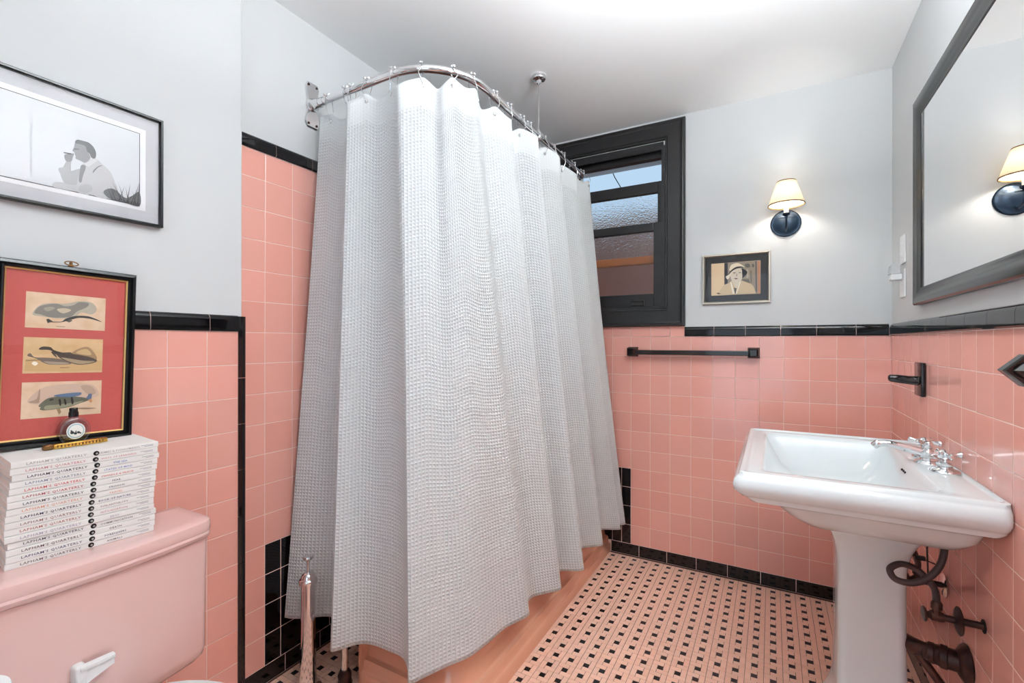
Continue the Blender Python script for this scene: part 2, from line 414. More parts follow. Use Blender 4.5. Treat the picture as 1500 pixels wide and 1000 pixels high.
# ------------------------------------------------------------------ floor of pinwheel mosaic
PX, PY = .0617, .0627; UX, UY = PX/3, PY/3
def depth_of(x, y): return -x*math.sin(R(YAW))+y*math.cos(R(YAW))
def under(x, y):
    if x < -.84 and y > 1.3: return True                                  # tub
    if x < -1.28 and y < .66: return False
    return False
cells = []
for i in range(-14, 23):
    for j in range(-1, 60):
        cx, cy = -.796+i*PX, 2.606-j*PY
        if XL+.02 < cx < XR-.005 and YB < cy < YF-.01 and not under(cx, cy): cells.append((cx, cy))
REC = [(-.5, 1, 2, 1), (1, .5, 1, 2), (.5, -1, 2, 1), (-1, -.5, 1, 2)]     # four pink pieces round each dot (unit offsets, size)
def seen(c):
    x, y = c; d = depth_of(x, y)
    if d < 1.63: return False
    u = 750+678.6*(x*math.cos(R(YAW))+y*math.sin(R(YAW)))/d
    return 740 < u < 1235 or (395 < u < 470 and x < -1.3)
vis = sorted([c for c in cells if seen(c)], key=lambda c: depth_of(*c))
pieces = []
for c in vis:
    for q in REC: pieces.append((c, q))
own_dots = set(vis[:300]); own_rects = set((c, q) for c, q in pieces[:300])
rest_d, rest_p = bmesh.new(), bmesh.new()
def flatpiece(bm, cx, cy, w, h):
    j = .0004; r = .0008; t = 0
    lo = [bm.verts.new((cx+x*(w/2-j), cy+y*(h/2-j), -.0016)) for x, y in ((-1, -1), (1, -1), (1, 1), (-1, 1))]
    hi = [bm.verts.new((cx+x*(w/2-j-r), cy+y*(h/2-j-r), t)) for x, y in ((-1, -1), (1, -1), (1, 1), (-1, 1))]
    for k in range(4): bm.faces.new((lo[k], lo[(k+1) % 4], hi[(k+1) % 4], hi[k]))
    bm.faces.new(hi)
FT = lambda x, y: Matrix.Translation((x, y, 0)) @ Matrix.Rotation(R(random.uniform(-.25, .25)), 4, 'X') @ Matrix.Rotation(R(random.uniform(-.25, .25)), 4, 'Y')
def fmesh(w, h, m):
    key = ('f', round(w, 4), round(h, 4), m)
    if key not in TM:
        bm = bmesh.new(); flatpiece(bm, 0, 0, w, h); me = bpy.data.meshes.new('floor_tile'); bm.to_mesh(me); bm.free(); me.materials.append(MATS[m]); TM[key] = me
    return TM[key]
for c in cells:
    if c in own_dots: place('floor_dot', fmesh(UX, UY, 'floor_black'), FT(*c), floor)
    else: flatpiece(rest_d, c[0], c[1], UX, UY)
    for q in REC:
        x, y, w, h = c[0]+q[0]*UX, c[1]+q[1]*UY, q[2]*UX, q[3]*UY
        if (c, q) in own_rects: place('floor_tile', fmesh(w, h, 'floor_pink'), FT(x, y), floor)
        else: flatpiece(rest_p, x, y, w, h)
tag(obj('floor_dot_field', rest_d, 'floor_black', floor), kind='stuff')
tag(obj('floor_tile_field', rest_p, 'floor_pink', floor), kind='stuff')
# ------------------------------------------------------------------ window
win = bpy.data.objects.new('window_1', None); COL.objects.link(win); win.location = ((WX0+WX1)/2, YF, WZ0); win.empty_display_size = .05
tag(win, 'black painted sash window with pebbled panes, upper sash lowered, behind the shower curtain', 'window', kind='structure')
OX0, OX1, OZ0, OZ1 = -1.215, -.409, 1.309, 2.441
MFw = MF(0, 0)
# casing: flat board with a raised back band, mitred
obj('casing', picture_rails(B(), OX0+.022, OX1-.022, OZ0+.016, OZ1-.016, [(0, -.002), (0, .014), (.006, .019), (.07, .019), (.074, .013), (.082, .013), (.086, .004), (.086, -.002)], MFw), 'black_paint', win)
obj('back_band', picture_rails(B(), OX0, OX1, OZ0, OZ1, [(0, -.002), (0, .02), (.006, .03), (.014, .031), (.02, .024), (.026, .022), (.026, -.002)], MFw), 'black_paint', win)
bm = B()
for a in ((WX0-.02, WX0+.004, WZ0, WZ1), (WX1-.004, WX1+.02, WZ0, WZ1), (WX0, WX1, WZ1-.004, WZ1+.02), (WX0, WX1, WZ0-.02, WZ0+.022)):
    box(bm, a[0], a[1], YF-.002, YF+.2, a[2], a[3])
obj('jamb', bm, 'black_paint', win)
bm = B(); box(bm, WX0, WX1, YF-.001, YF+.012, WZ1-.022, WZ1); box(bm, WX0, WX1, YF+.05, YF+.062, WZ1-.045, WZ1)
box(bm, WX1-.012, WX1, YF+.001, YF+.014, WZ0, WZ1-.022); box(bm, WX0, WX0+.012, YF+.001, YF+.014, WZ0, WZ1-.022)
obj('stop_bead', bm, 'black_paint', win)
obj('sill', box(B(), WX0, WX1, YF-.004, YF+.03, WZ0, WZ0+.024, .003), 'black_paint', win)
def sash(name, y, z0, z1, top, bot, stile, railmat, y1):
    bm = B(); x0, x1 = WX0+.012, WX1-.012
    box(bm, x0, x0+stile, y, y1, z0, z1, .003); box(bm, x1-stile, x1, y, y1, z0, z1, .003); box(bm, x0+stile, x1-stile, y, y1, z1-top, z1, .003)
    if railmat == 'black_paint': box(bm, x0+stile, x1-stile, y, y1, z0, z0+bot, .003)
    s = obj(name, bm, 'black_paint', win)
    if railmat != 'black_paint': tag(obj('bottom_rail', box(B(), x0+stile, x1-stile, y, y1, z0, z0+bot, .003), railmat, s), 'bare orange wood rail')
    obj('pane', box(B(), x0+stile-.004, x1-stile+.004, (y+y1)/2-.002, (y+y1)/2+.002, z0+bot-.004, z1-top+.004), 'pebbled_glass', s)
    return s
low = sash('lower_sash', YF+.016, 1.424, 1.898, .048, .072, .046, 'black_paint', YF+.048)
sash('upper_sash', YF+.064, 1.675, 2.143, .064, .045, .034, 'wood_orange', YF+.096)
bm = B(); picture_rails(bm, -.71, -.63, 1.43, 1.462, [(0, 0), (0, .006), (.004, .008), (.01, .004), (.01, 0)], MF(0, 0, -.016)); obj('sash_lift', bm, 'black_paint', low)

# ------------------------------------------------------------------ outside: brick house, its far windows and a wire
hb = thing('brick_house', 'brown brick house beyond the pebbled window glass', 'building', (-2.2, 5.2, -2))
obj('wall', box(B(), -5.5, 1.2, 5.2, 7.5, -2, 2.55), 'brick_far', hb)
obj('cornice', box(B(), -5.55, 1.25, 5.12, 7.55, 2.52, 2.64), 'stone_far', hb)
for k in range(5):
    f = obj('window', box(B(), -4.6+k*1.2, -3.95+k*1.2, 5.17, 5.22, .3, 1.35), 'stone_far', hb)
    obj('pane', box(B(), -4.55+k*1.2, -4.0+k*1.2, 5.16, 5.2, .35, 1.3), 'hole', f)
tag(obj('overhead_wire', tube(B(), crom([(-3.5, 4.4, 4.6), (-1.7, 4.2, 3.6), (-1.15, 4.1, 2.55), (0, 4.2, .9)], 8), .004, 6), 'hole'), 'thin dark overhead wire outside the window', 'wire')
bpy.data.objects['overhead_wire'].visible_shadow = True

# ------------------------------------------------------------------ bathtub
tub = thing('bathtub', 'salmon enamel bathtub with flared base behind the white curtain', 'bathtub', (-1.2, 1.9, 0))
TX, TY = -.823, 1.172
path, nr = [], []
path += [(-1.272, TY), (-1.1, TY), (-.975, TY)]; nr += [(0, 1)]*3
for k in range(1, 9):
    a = R(-90+90*k/9); path.append((-.975+.152*math.cos(a), TY+.152+.152*math.sin(a))); nr.append((-math.cos(a), -math.sin(a)))
path += [(TX, TY+.152+t) for t in (0, .3, .6, .9, 1.2)]+[(TX, YF-.002)]; nr += [(-1, 0)]*6
prof = [(.09, 0), (0, 0), (0, .040), (.003, .046), (.010, .048), (.013, .052), (.014, .078), (.018, .086), (.030, .089), (.034, .094), (.038, .116), (.048, .128), (.05, .14), (.05, .35), (.046, .37), (.046, .39), (.054, .402), (.07, .407), (.09, .407)]
bm = B(); sweep(bm, prof, path, nr)
e = [v for v in bm.verts if abs(v.co.x+1.272) < 1e-5]; e.sort(key=lambda v: 0)
obj('apron', bm, 'tub_enamel', tub, 40)
obj('apron_end', box(B(), -1.285, -1.272, TY+.003, TY+.2, 0, .39), 'tub_enamel', tub)
bm = B()
loft(bm, [rring(XL+.003, TX-.085, TY+.088, YF-.003, .07, .36), rring(XL+.003, TX-.085, TY+.088, YF-.003, .07, .407), rring(XL+.06, TX-.12, TY+.17, YF-.07, .12, .409),
          rring(XL+.075, TX-.13, TY+.19, YF-.08, .12, .395), rring(XL+.1, TX-.15, TY+.26, YF-.1, .12, .2), rring(XL+.16, TX-.2, TY+.36, YF-.16, .1, .085), rring(XL+.2, TX-.24, TY+.4, YF-.2, .08, .08)], False, True)
obj('basin', bm, 'tub_enamel', tub, 40)
obj('body', box(B(), XL+.02, -1.275, TY+.2, YF-.02, 0, .37, .02), 'tub_enamel', tub)
wp = thing('waste_pipe', 'tarnished waste pipe standing at the near end of the bathtub', 'pipe', (-1.318, 1.142, 0))
obj('pipe', cyl(B(), (-1.318, 1.142, .0), (-1.318, 1.142, .36), .012, 14), 'nickel', wp, 40)
obj('nut', lathe(B(), [(0, 0), (.024, 0), (.026, .012), (.022, .03), (.024, .045), (.016, .062), (0, .062)], (-1.318, 1.142, 0), seg=10), 'rust_iron', wp, 40)

# ------------------------------------------------------------------ curtain rod with its ceiling support
ZR = 2.146
rp = [(XL+.004, 1.200), (-1.45, 1.197), (-1.3, 1.195), (-1.14, 1.193)]
for k in range(1, 12): a = R(-90+90*k/11); rp.append((-1.14+.226*math.cos(a), 1.419+.226*math.sin(a)))
rp += [(-.914, 1.6), (-.914, 1.85), (-.914, 2.1), (-.914, 2.40)]
for k in range(1, 8): a = R(90*k/7); rp.append((-.994+.08*math.cos(a), 2.40+.08*math.sin(a)))
rp += [(-1.2, 2.48), (XL+.004, 2.48)]
rod = thing('curtain_rod', 'chrome shower curtain rod bent round the tub, hung from the ceiling', 'rod', (XL, 1.2, ZR))
obj('tube', tube(B(), [(x, y, ZR) for x, y in rp], .0135, 16), 'chrome', rod, 40)
obj('joint_sleeve', cyl(B(), (-1.545, 1.2, ZR), (-1.50, 1.199, ZR), .0155, 16), 'chrome', rod, 40)
obj('ceiling_stay', cyl(B(), (-.914, 1.868, ZR), (-.948, 1.943, ZT-.012), .0035, 10), 'nickel', rod, 40)
obj('ceiling_plate', lathe(B(), [(0, 0), (.032, 0), (.034, -.006), (.03, -.016), (.012, -.022), (.01, -.034), (0, -.034)], (-.948, 1.944, ZT), seg=24), 'chrome', rod, 40)
obj('stay_clamp', lathe(B(), [(0, -.02), (.012, -.02), (.017, -.012), (.017, .012), (.008, .024), (0, .024)], (-.914, 1.868, ZR), seg=16), 'chrome', rod, 40)
for yy in (1.2, 2.48):
    bm = B()                                     # butterfly-shaped wall plate
    sh = [(-.022, -.088), (.022, -.088), (.03, -.07), (.026, -.045), (.02, -.025), (.02, .025), (.026, .045), (.03, .07), (.022, .088), (-.022, .088), (-.03, .07), (-.026, .045), (-.02, .025), (-.02, -.025), (-.026, -.045), (-.03, -.07)]
    lo = [bm.verts.new((XL+.0015, yy+a, ZR+b)) for a, b in sh]; hi = [bm.verts.new((XL+.006, yy+a*.95, ZR+b*.97)) for a, b in sh]
    for k in range(len(sh)): bm.faces.new((lo[k], lo[(k+1) % len(sh)], hi[(k+1) % len(sh)], hi[k]))
    bm.faces.new(hi)
    pl = obj('wall_plate', bm, 'chrome', rod)
    obj('socket', lathe(B(), [(0, 0), (.026, 0), (.024, .01), (.019, .016), (.018, .045), (0, .045)], (XL+.004, yy, ZR), (1, 0, 0), 20), 'chrome', pl, 40)
    for a in (-.018, .018):
        for b in (-.075, .075): obj('screw', lathe(B(), [(0, 0), (.005, 0), (.004, .003), (0, .004)], (XL+.006, yy+a, ZR+b), (1, 0, 0), 10), 'rust_iron', pl, 40)

# ------------------------------------------------------------------ waffle curtain: columns (x,y at the rod, x,y at the hem)
CC = [(-1.530, 1.205, -1.568, 1.083), (-1.475, 1.212, -1.516, 1.100), (-1.39, 1.222, -1.405, 1.168), (-1.335, 1.175, -1.30, 1.085), (-1.304, 1.140, -1.262, 1.040), (-1.262, 1.170, -1.225, 1.105),
      (-1.215, 1.190, -1.185, 1.132), (-1.15, 1.188, -1.120, 1.142), (-1.105, 1.168, -1.045, 1.142), (-1.075, 1.142, -.985, 1.098), (-1.052, 1.150, -.948, 1.062), (-1.015, 1.192, -.922, 1.112),
      (-.985, 1.226, -.893, 1.170), (-.952, 1.225, -.853, 1.240), (-.925, 1.245, -.838, 1.330), (-.895, 1.262, -.826, 1.420), (-.872, 1.290, -.787, 1.530), (-.905, 1.36, -.826, 1.590),
      (-.928, 1.43, -.832, 1.655), (-.890, 1.49, -.790, 1.725), (-.868, 1.535, -.764, 1.780), (-.912, 1.60, -.822, 1.850), (-.926, 1.66, -.830, 1.915), (-.842, 1.712, -.740, 1.980), (-.905, 1.77, -.815, 2.07),
      (-.925, 1.85, -.822, 2.16), (-.848, 1.948, -.738, 2.245), (-.908, 2.02, -.815, 2.33), (-.925, 2.10, -.815, 2.43), (-.858, 2.19, -.722, 2.50), (-.90, 2.29, -.765, 2.55), (-.868, 2.40, -.722, 2.590), (-.90, 2.465, -.735, 2.632)]
HOOK_AT = [(-1.478, 1.2), (-1.375, 1.197), (-1.345, 1.197), (-1.262, 1.195), (-1.134, 1.193), (-1.035, 1.218), (-.957, 1.285), (-.925, 1.352), (-.914, 1.485), (-.914, 1.592), (-.914, 1.70), (-.914, 1.765), (-.914, 1.91), (-.914, 2.015), (-.914, 2.13), (-.914, 2.27), (-.914, 2.40)]
top = crom([(a, b, 0) for a, b, c, d in CC], 14); bot = crom([(c, d, 0) for a, b, c, d in CC], 14); NC = len(top)
acc = [0]
for i in range(1, NC): acc.append(acc[-1]+(bot[i]-bot[i-1]).length*.55+(top[i]-top[i-1]).length*.45)
hidx = [min(range(NC), key=lambda i: (top[i].x-hx)**2+(top[i].y-hy)**2) for hx, hy in HOOK_AT]
hidx = sorted(hidx)
ZH, ZTOP = .2, 2.098
def ztop(i):
    if i <= hidx[0]: return ZTOP-.004
    for a, b in zip(hidx, hidx[1:]):
        if a <= i <= b:
            t = (i-a)/max(1, b-a); gap = acc[b]-acc[a]; return ZTOP-min(.034, gap*.2)*math.sin(math.pi*t)**1.4
    return ZTOP-.004
NR = 120
me = bpy.data.meshes.new('shower_curtain'); vs = []; fs = []; uv = []
rn = [(random.uniform(0, 6.28), random.uniform(14, 46), random.uniform(.6, 1)) for _ in range(5)]
for j in range(NR+1):
    t = j/NR
    for i in range(NC):
        z1 = ztop(i); hem = .006*math.sin(acc[i]*7+.5)
        z = (ZH+hem)+(z1-ZH-hem)*t
        s = 1-t; w = s**1.12                                         # folds open towards the hem
        p = top[i]*(1-w)+bot[i]*w
        a = top[max(0, i-2)]*(1-w)+bot[max(0, i-2)]*w; b = top[min(NC-1, i+2)]*(1-w)+bot[min(NC-1, i+2)]*w
        d = (b-a); n = Vector((d.y, -d.x, 0)); n = n.normalized() if n.length > 1e-9 else Vector((0, 0, 0))
        off = sum(k*math.sin(acc[i]*f+ph+1.2*t*math.sin(f)) for ph, f, k in rn)*.0016*(.4+.6*math.sin(math.pi*min(1, t*1.1)))
        p = p+n*off
        vs.append((p.x, p.y, z)); uv.append((acc[i], t*(ZTOP-ZH)))
for j in range(NR):
    for i in range(NC-1): q = j*NC+i; fs.append((q, q+1, q+NC+1, q+NC))
me.from_pydata(vs, [], fs); ul = me.uv_layers.new(name='UVMap')
for pl in me.polygons:
    for li in pl.loop_indices: ul.data[li].uv = uv[me.loops[li].vertex_index]
me.polygons.foreach_set('use_smooth', [True]*len(me.polygons)); me.materials.append(MATS['waffle_cloth'])
cur = bpy.data.objects.new('shower_curtain', me); COL.objects.link(cur)
so = cur.modifiers.new('cloth', 'SOLIDIFY'); so.thickness = .0022; so.offset = 0
tag(cur, 'long white waffle-weave shower curtain hanging in folds round the tub', 'shower curtain')
# eyelets in the curtain and a hook on the rod at each
ORD = ['first', 'second', 'third', 'fourth', 'fifth', 'sixth', 'seventh', 'eighth', 'ninth', 'tenth', 'eleventh', 'twelfth', 'thirteenth', 'fourteenth', 'fifteenth', 'sixteenth', 'seventeenth']
for k, (hx, hy) in enumerate(HOOK_AT):
    i = hidx[k]; c = Vector((top[i].x, top[i].y, ztop(i)-.028)); hp = Vector((hx, hy, ZR))
    q = min(range(len(rp)-1), key=lambda m: (Vector(rp[m])-Vector((hx, hy))).length); t = (Vector(rp[min(q+1, len(rp)-1)])-Vector(rp[max(q-1, 0)])).normalized(); n = Vector((t.y, -t.x, 0))
    h = thing('curtain_hook', 'chrome wire curtain hook, %s along the rod from the tiled wall beside the toilet' % ORD[k], 'hook', (hx, hy, ZR), group='curtain hooks on the chrome rod')
    dc = (c-hp); out = dc.dot(n)
    loop = [hp+n*(.0182*math.cos(R(a)))+Vector((0, 0, .0182*math.sin(R(a)))) for a in range(200, -21, -20)]
    loop = [hp+n*(out*.5-.016)+Vector((0, 0, -.04))]+loop+[hp+n*(out*.7+.018)+Vector((0, 0, -.035)), c+n*.006+Vector((0, 0, .012)), c+n*.004]
    obj('wire', tube(B(), crom(loop, 4), .0017, 6), 'chrome', h, 40)
    bm = B()
    for s in (-55, 0, 55): lathe(bm, [(0, -.006), (.0042, -.0042), (.006, 0), (.0042, .0042), (0, .006)], hp+n*(.0205*math.sin(R(s)))+Vector((0, 0, .0205*math.cos(R(s)))), n, 8)
    obj('roller_bead', bm, 'chrome', h, 40)
    i2 = Vector((top[i].x, top[i].y, ztop(i)-.028))
    g = obj('eyelet', lathe(B(), [(.003, .003), (.0055, .004), (.0075, .0025), (.008, 0), (.008, -.003), (.003, -.003)], i2, n, 14), 'nickel', cur, 40)

# ------------------------------------------------------------------ toilet brush
tb = thing('toilet_brush', 'slim chrome toilet brush stand with knob on the tiled floor by the curtain', 'toilet brush', (-1.42, 1.07, 0))
obj('holder', lathe(B(), [(0, 0), (.046, 0), (.048, .006), (.044, .012), (.032, .018), (.027, .026), (.0275, .06), (.0245, .2), (.0225, .375), (0, .375)], (-1.42, 1.07, 0), seg=28), 'chrome', tb, 40)
obj('cap', lathe(B(), [(.0225, .372), (.030, .374), (.031, .384), (.0285, .390), (.024, .393), (.021, .404), (.013, .411), (.008, .413), (0, .413)], (-1.42, 1.07, 0), seg=28), 'chrome', tb, 40)
obj('handle', lathe(B(), [(.005, .41), (.0042, .43), (.005, .452), (.0085, .456), (.016, .459), (.018, .464), (.016, .4685), (0, .470)], (-1.42, 1.07, 0), seg=20), 'chrome', tb, 40)

# ------------------------------------------------------------------ toilet
YT = .43
to = thing('toilet', 'pink china toilet with a wide cistern and white seat against the tiled wall', 'toilet', (-1.3, YT, 0))
def bow(x0, x1, hw, r, z, b, k=5, m=12):
    """cistern outline: flat back, rounded corners, bowed front"""
    pts = []
    for i in range(k+1):
        a = R(90*i/k); pts.append((x1-r+r*math.cos(a), YT+hw-r+r*math.sin(a)))
    for i in range(k+1):
        a = R(90+90*i/k); pts.append((x0+.012+.012*math.cos(a), YT+hw-.012+.012*math.sin(a)))
    for i in range(k+1):
        a = R(180+90*i/k); pts.append((x0+.012+.012*math.cos(a), YT-hw+.012+.012*math.sin(a)))
    for i in range(k+1):
        a = R(270+90*i/k); pts.append((x1-r+r*math.cos(a), YT-hw+r+r*math.sin(a)))
    for i in range(1, m): pts.append((x1, YT-hw+r+(2*hw-2*r)*i/m))
    out = []
    for x, y in pts:
        s = (x-x0)/(x1-x0); out.append(Vector((x+b*s*(1-((y-YT)/hw)**2), y, z)))
    return out
bm = B()
loft(bm, [bow(-1.43, -1.325, .215, .03, .385, .02), bow(-1.445, -1.308, .232, .024, .392, .024), bow(-1.45, -1.299, .2405, .02, .405, .026), bow(-1.452, -1.296, .243, .018, .425, .026), bow(-1.455, -1.295, .244, .018, .60, .026), bow(-1.458, -1.293, .245, .018, .708, .026)])
obj('cistern', bm, 'pink_china', to, 40)
bm = B()
loft(bm, [bow(-1.462, -1.290, .247, .03, .7085, .028), bow(-1.466, -1.284, .252, .03, .713, .028), bow(-1.467, -1.281, .2535, .032, .722, .028), bow(-1.467, -1.2835, .2525, .032, .7275, .028), bow(-1.468, -1.2815, .2545, .032, .731, .028), bow(-1.468, -1.2815, .2545, .032, .747, .028), bow(-1.466, -1.2835, .253, .032, .7535, .028), bow(-1.46, -1.29, .247, .03, .757, .028), bow(-1.44, -1.31, .22, .03, .7572, .02)])
obj('cistern_lid', bm, 'pink_china', to, 40)
lv = obj('flush_lever', box(B(), -1.285, -1.248, .391, .412, .470, .546, .006, 3), 'white_plastic', to, 40)
bm = B()
sec = [(.400, .497, .5445), (.41, .502, .5445), (.42, .507, .544), (.435, .512, .5435), (.45, .517, .543), (.458, .519, .5425)]
rings = [[Vector((-1.258, y, a)), Vector((-1.2505, y, a)), Vector((-1.2515, y, b-.010-(y-.40)*.02)), Vector((-1.2455, y, b-.008)), Vector((-1.2455, y, b-.002)), Vector((-1.249, y, b)), Vector((-1.258, y, b))] for y, a, b in sec]
loft(bm, rings); obj('lever_arm', bm, 'white_plastic', lv, 40)
def egg(hw, xa, xb, z, n=36):
    out = []
    for k in range(n):
        a = 2*math.pi*k/n; c, s = math.cos(a), math.sin(a); xm = xa+(xb-xa)*.42
        out.append(Vector(((xm+(xb-xm)*c) if c > 0 else (xm+(xm-xa)*c), YT+hw*s*(1-.12*max(0, c)), z)))
    return out
bm = B(); loft(bm, [egg(.11, -1.22, -.86, 0), egg(.115, -1.22, -.85, .03), egg(.10, -1.20, -.88, .06), egg(.10, -1.2, -.88, .18), egg(.15, -1.25, -.78, .32), egg(.178, -1.27, -.74, .385), egg(.18, -1.27, -.74, .40)])
box(bm, -1.45, -1.2, YT-.1, YT+.1, .2, .385, .02)
obj('bowl', bm, 'pink_china', to, 40)
bm = B(); loft(bm, [egg(.183, -1.255, -.735, .402), egg(.188, -1.258, -.732, .408), egg(.188, -1.258, -.732, .416), egg(.184, -1.255, -.735, .421), egg(.186, -1.257, -.733, .424), egg(.186, -1.257, -.733, .434), egg(.176, -1.247, -.743, .442), egg(.10, -1.17, -.83, .446)])
tag(obj('seat', bm, 'white_plastic', to, 40), 'white closed seat and lid')

# ------------------------------------------------------------------ toilet roll stand (mostly outside the frame)
rs = thing('toilet_roll_holder', 'floor stand for toilet paper at the lower left edge beside the toilet', 'paper holder', (-1.115, .212, 0))
obj('base', lathe(B(), [(0, 0), (.08, 0), (.08, .01), (.012, .018), (0, .018)], (-1.115, .212, 0), seg=28), 'chrome', rs, 40)
obj('post', cyl(B(), (-1.115, .212, .01), (-1.115, .212, .665), .008), 'chrome', rs, 40)
obj('stop_disc', lathe(B(), [(0, .55), (.04, .55), (.04, .555), (0, .555)], (-1.115, .212, 0), seg=24), 'chrome', rs, 40)
tr = thing('toilet_roll', 'white toilet paper roll at the lower left edge of the picture', 'toilet roll', (-1.115, .212, .556))
bm = B(); n = 40
prof = [(.02, 0), (.054, 0), (.0555, .004), (.0555, .096), (.054, .1), (.02, .1), (.02, 0)]
lathe(bm, prof[:-1], (-1.115, .212, .556), seg=n); obj('paper', bm, 'tissue', tr, 40)
obj('loose_sheet', sweep(B(), [(0, .56), (.001, .60), (0, .655)], [(-1.115+.057*math.cos(R(a)), .205+.057*math.sin(R(a))) for a in range(20, 71, 10)]+[(-1.08, .27)], [(0, 1)]*7), 'tissue', tr, True)

# ------------------------------------------------------------------ magazines
LQ = "LAPHAM'S QUARTERLY"
MAGS = [("CRIMES & PUNISHMENTS", (176, 170, 170), 'grey', 7), ("WAYS OF LEARNING", (206, 140, 138), 'dusty pink', 6), ("THE SEA", (44, 48, 66), 'blue', 8.5), ("STATES OF MIND", (132, 140, 156), 'blue grey', 6), ("SWINDLE & FRAUD", (206, 92, 84), 'red', 5),
        ("FEAR", (180, 92, 92), 'dull red', 2.5), ("FASHION", (70, 72, 80), 'charcoal', 2.5), ("TRAVEL", (222, 160, 132), 'orange', 1.5), ("BOOK OF NATURE", (48, 56, 78), 'navy', 0), ("PHILANTHROPY", (158, 120, 112), 'brown', -.5),
        ("INTOXICATION", (178, 112, 100), 'rust', -1), ("EROS", (178, 172, 188), 'lavender', -1), ("COMMUNICATION", (88, 84, 92), 'dark grey', 3.5), ("DEATH", (104, 82, 84), 'dark brown', 1), ("FOREIGNERS", (66, 74, 98), 'slate blue', .5), ("ANIMALS", (120, 98, 92), 'taupe', -.5)]
TITLE_COL = {2: (86, 110, 176), 3: (110, 130, 190), 5: (80, 76, 92), 6: (96, 96, 104), 8: (52, 62, 110), 9: (150, 110, 100), 10: (200, 130, 130)}
FONTC = {}
def text_mesh(body, width, height, maxw=None):
    c = bpy.data.curves.new('lettering', 'FONT'); c.body = body; c.size = 1; c.resolution_u = 1; c.space_character = 1.12; c.offset = .012
    o = bpy.data.objects.new('lettering', c); COL.objects.link(o); bpy.context.view_layer.update()
    me = bpy.data.meshes.new_from_object(o.evaluated_get(bpy.context.evaluated_depsgraph_get())); bpy.data.objects.remove(o); bpy.data.curves.remove(c)
    xs = [v.co.x for v in me.vertices]; ys = [v.co.y for v in me.vertices]; w = max(xs)-min(xs); hgt = max(ys)-min(ys); x0, y0 = min(xs), min(ys)
    sy = height/hgt; sx = width/w if width else sy*1.15
    for v in me.vertices: v.co = Vector(((v.co.x-x0)*sx, (v.co.y-y0)*sy, 0))
    return me, (w*sx)
LQM = {}
TH = .0136; MB0 = .7573
NTH = ['topmost', 'second from top', 'third from top', 'fourth from top', 'fifth from top', 'sixth from top', 'seventh from top', 'eighth from top', 'eighth from bottom', 'seventh from bottom', 'sixth from bottom', 'fifth from bottom', 'fourth from bottom', 'third from bottom', 'second from bottom', 'lowest']
for k, (title, col, cn, dx) in enumerate(MAGS):
    z0 = MB0+(15-k)*TH; sp = .1; Lm, Dm = .2495, .172
    g = thing('magazine', 'white magazine, %s spine lettering %s, %s in stack' % (cn, title.title(), NTH[k]), 'magazine', (-1.343+random.uniform(-.0015, .001), .3135+dx*.00112, z0), R(-5.2), 'magazines stacked on the cistern lid')
    # local: x towards the room, y along the spine, z up; spine at x=0
    zt = TH-.0006
    bm = B(); pr = [(-Dm, 0), (-.0012, 0), (0, .0012), (0, zt-.0012), (-.0012, zt), (-Dm, zt), (-Dm, zt-.0008), (-.0012, zt-.0008), (-.0012, .0008), (-Dm, .0008)]
    rr = [[bm.verts.new((x, y, z)) for x, z in pr] for y in (0, Lm)]
    for a in range(len(pr)): b = (a+1) % len(pr); bm.faces.new((rr[0][a], rr[0][b], rr[1][b], rr[1][a]))
    bm.faces.new(rr[0]); bm.faces.new(rr[1])
    obj('cover', bm, 'paper_white', g, local=True)
    obj('pages', box(B(), -Dm+.001, -.0013, .001, Lm-.001, .001, zt-.001), 'pages', g, local=True)
    def put(name, me, y, z, c, h):
        o = bpy.data.objects.new(name, me); COL.objects.link(o); o.parent = g
        if not me.materials: me.materials.append(flat(c))
        o.matrix_local = wallM((.0003, y, z), (0, 1, 0), (0, 0, 1), (1, 0, 0)); return o
    if col not in LQM: LQM[col] = text_mesh(LQ, .094, .0062)[0]
    put('masthead', LQM[col], .022, .0032, col, 0)
    tm, tw = text_mesh(title, None, .0040)
    put('title', tm, .174-tw/2, .0042, TITLE_COL.get(k, col), 0)
    bm = B()
    lathe(bm, [(0, 0), (.0052, 0), (.0052, .0003), (0, .0003)], (.0001, .1325, TH/2), (1, 0, 0), 20, 1, 1)
    em = obj('eye_emblem', bm, flat((26, 24, 26)), g, local=True)
    obj('eye_mark', lathe(B(), [(0, .0003), (.0022, .0003), (.0022, .0005), (0, .0005)], (.0001, .1335, TH/2-.0005), (1, 0, 0), 12), flat((170, 165, 160)), em, local=True)
    bm = B()
    for zz, ya, yb in ((.0078, .215, .239), (.0052, .222, .239)): box(bm, .0001, .0003, ya, yb, zz, zz+.0009)
    obj('issue_line', bm, flat((150, 150, 158)), g, local=True)
ZM = MB0+16*TH

# ------------------------------------------------------------------ perfume bottle and gold case
PX_, PY_ = -1.4535, .4525
pf = thing('perfume_bottle', 'oval clear glass perfume bottle with black cap and white oval label', 'bottle', (PX_, PY_, ZM))
def oval(bm, c, prof, seg=36):
    return loft(bm, [[Vector((c[0]+d, c[1]+r*.92*math.cos(t), c[2]+r*math.sin(t)*1.02)) for t in [2*math.pi*k/seg for k in range(seg)]] for r, d in prof])
cz = ZM+.0335; C_ = (PX_, PY_, cz)
obj('glass_body', oval(B(), C_, [(.014, -.0135), (.026, -.013), (.0305, -.011), (.0325, -.006), (.0325, .006), (.0305, .011), (.026, .013), (.014, .0135)]), 'bottle_glass', pf, 50)
obj('perfume', oval(B(), C_, [(.018, -.009), (.0265, -.006), (.0265, .006), (.018, .009)]), 'bottle_glass', pf, 50)
obj('neck_ring', lathe(B(), [(0, .062), (.009, .062), (.009, .067), (0, .067)], (PX_, PY_, ZM), seg=20), 'bottle_glass', pf, 40)
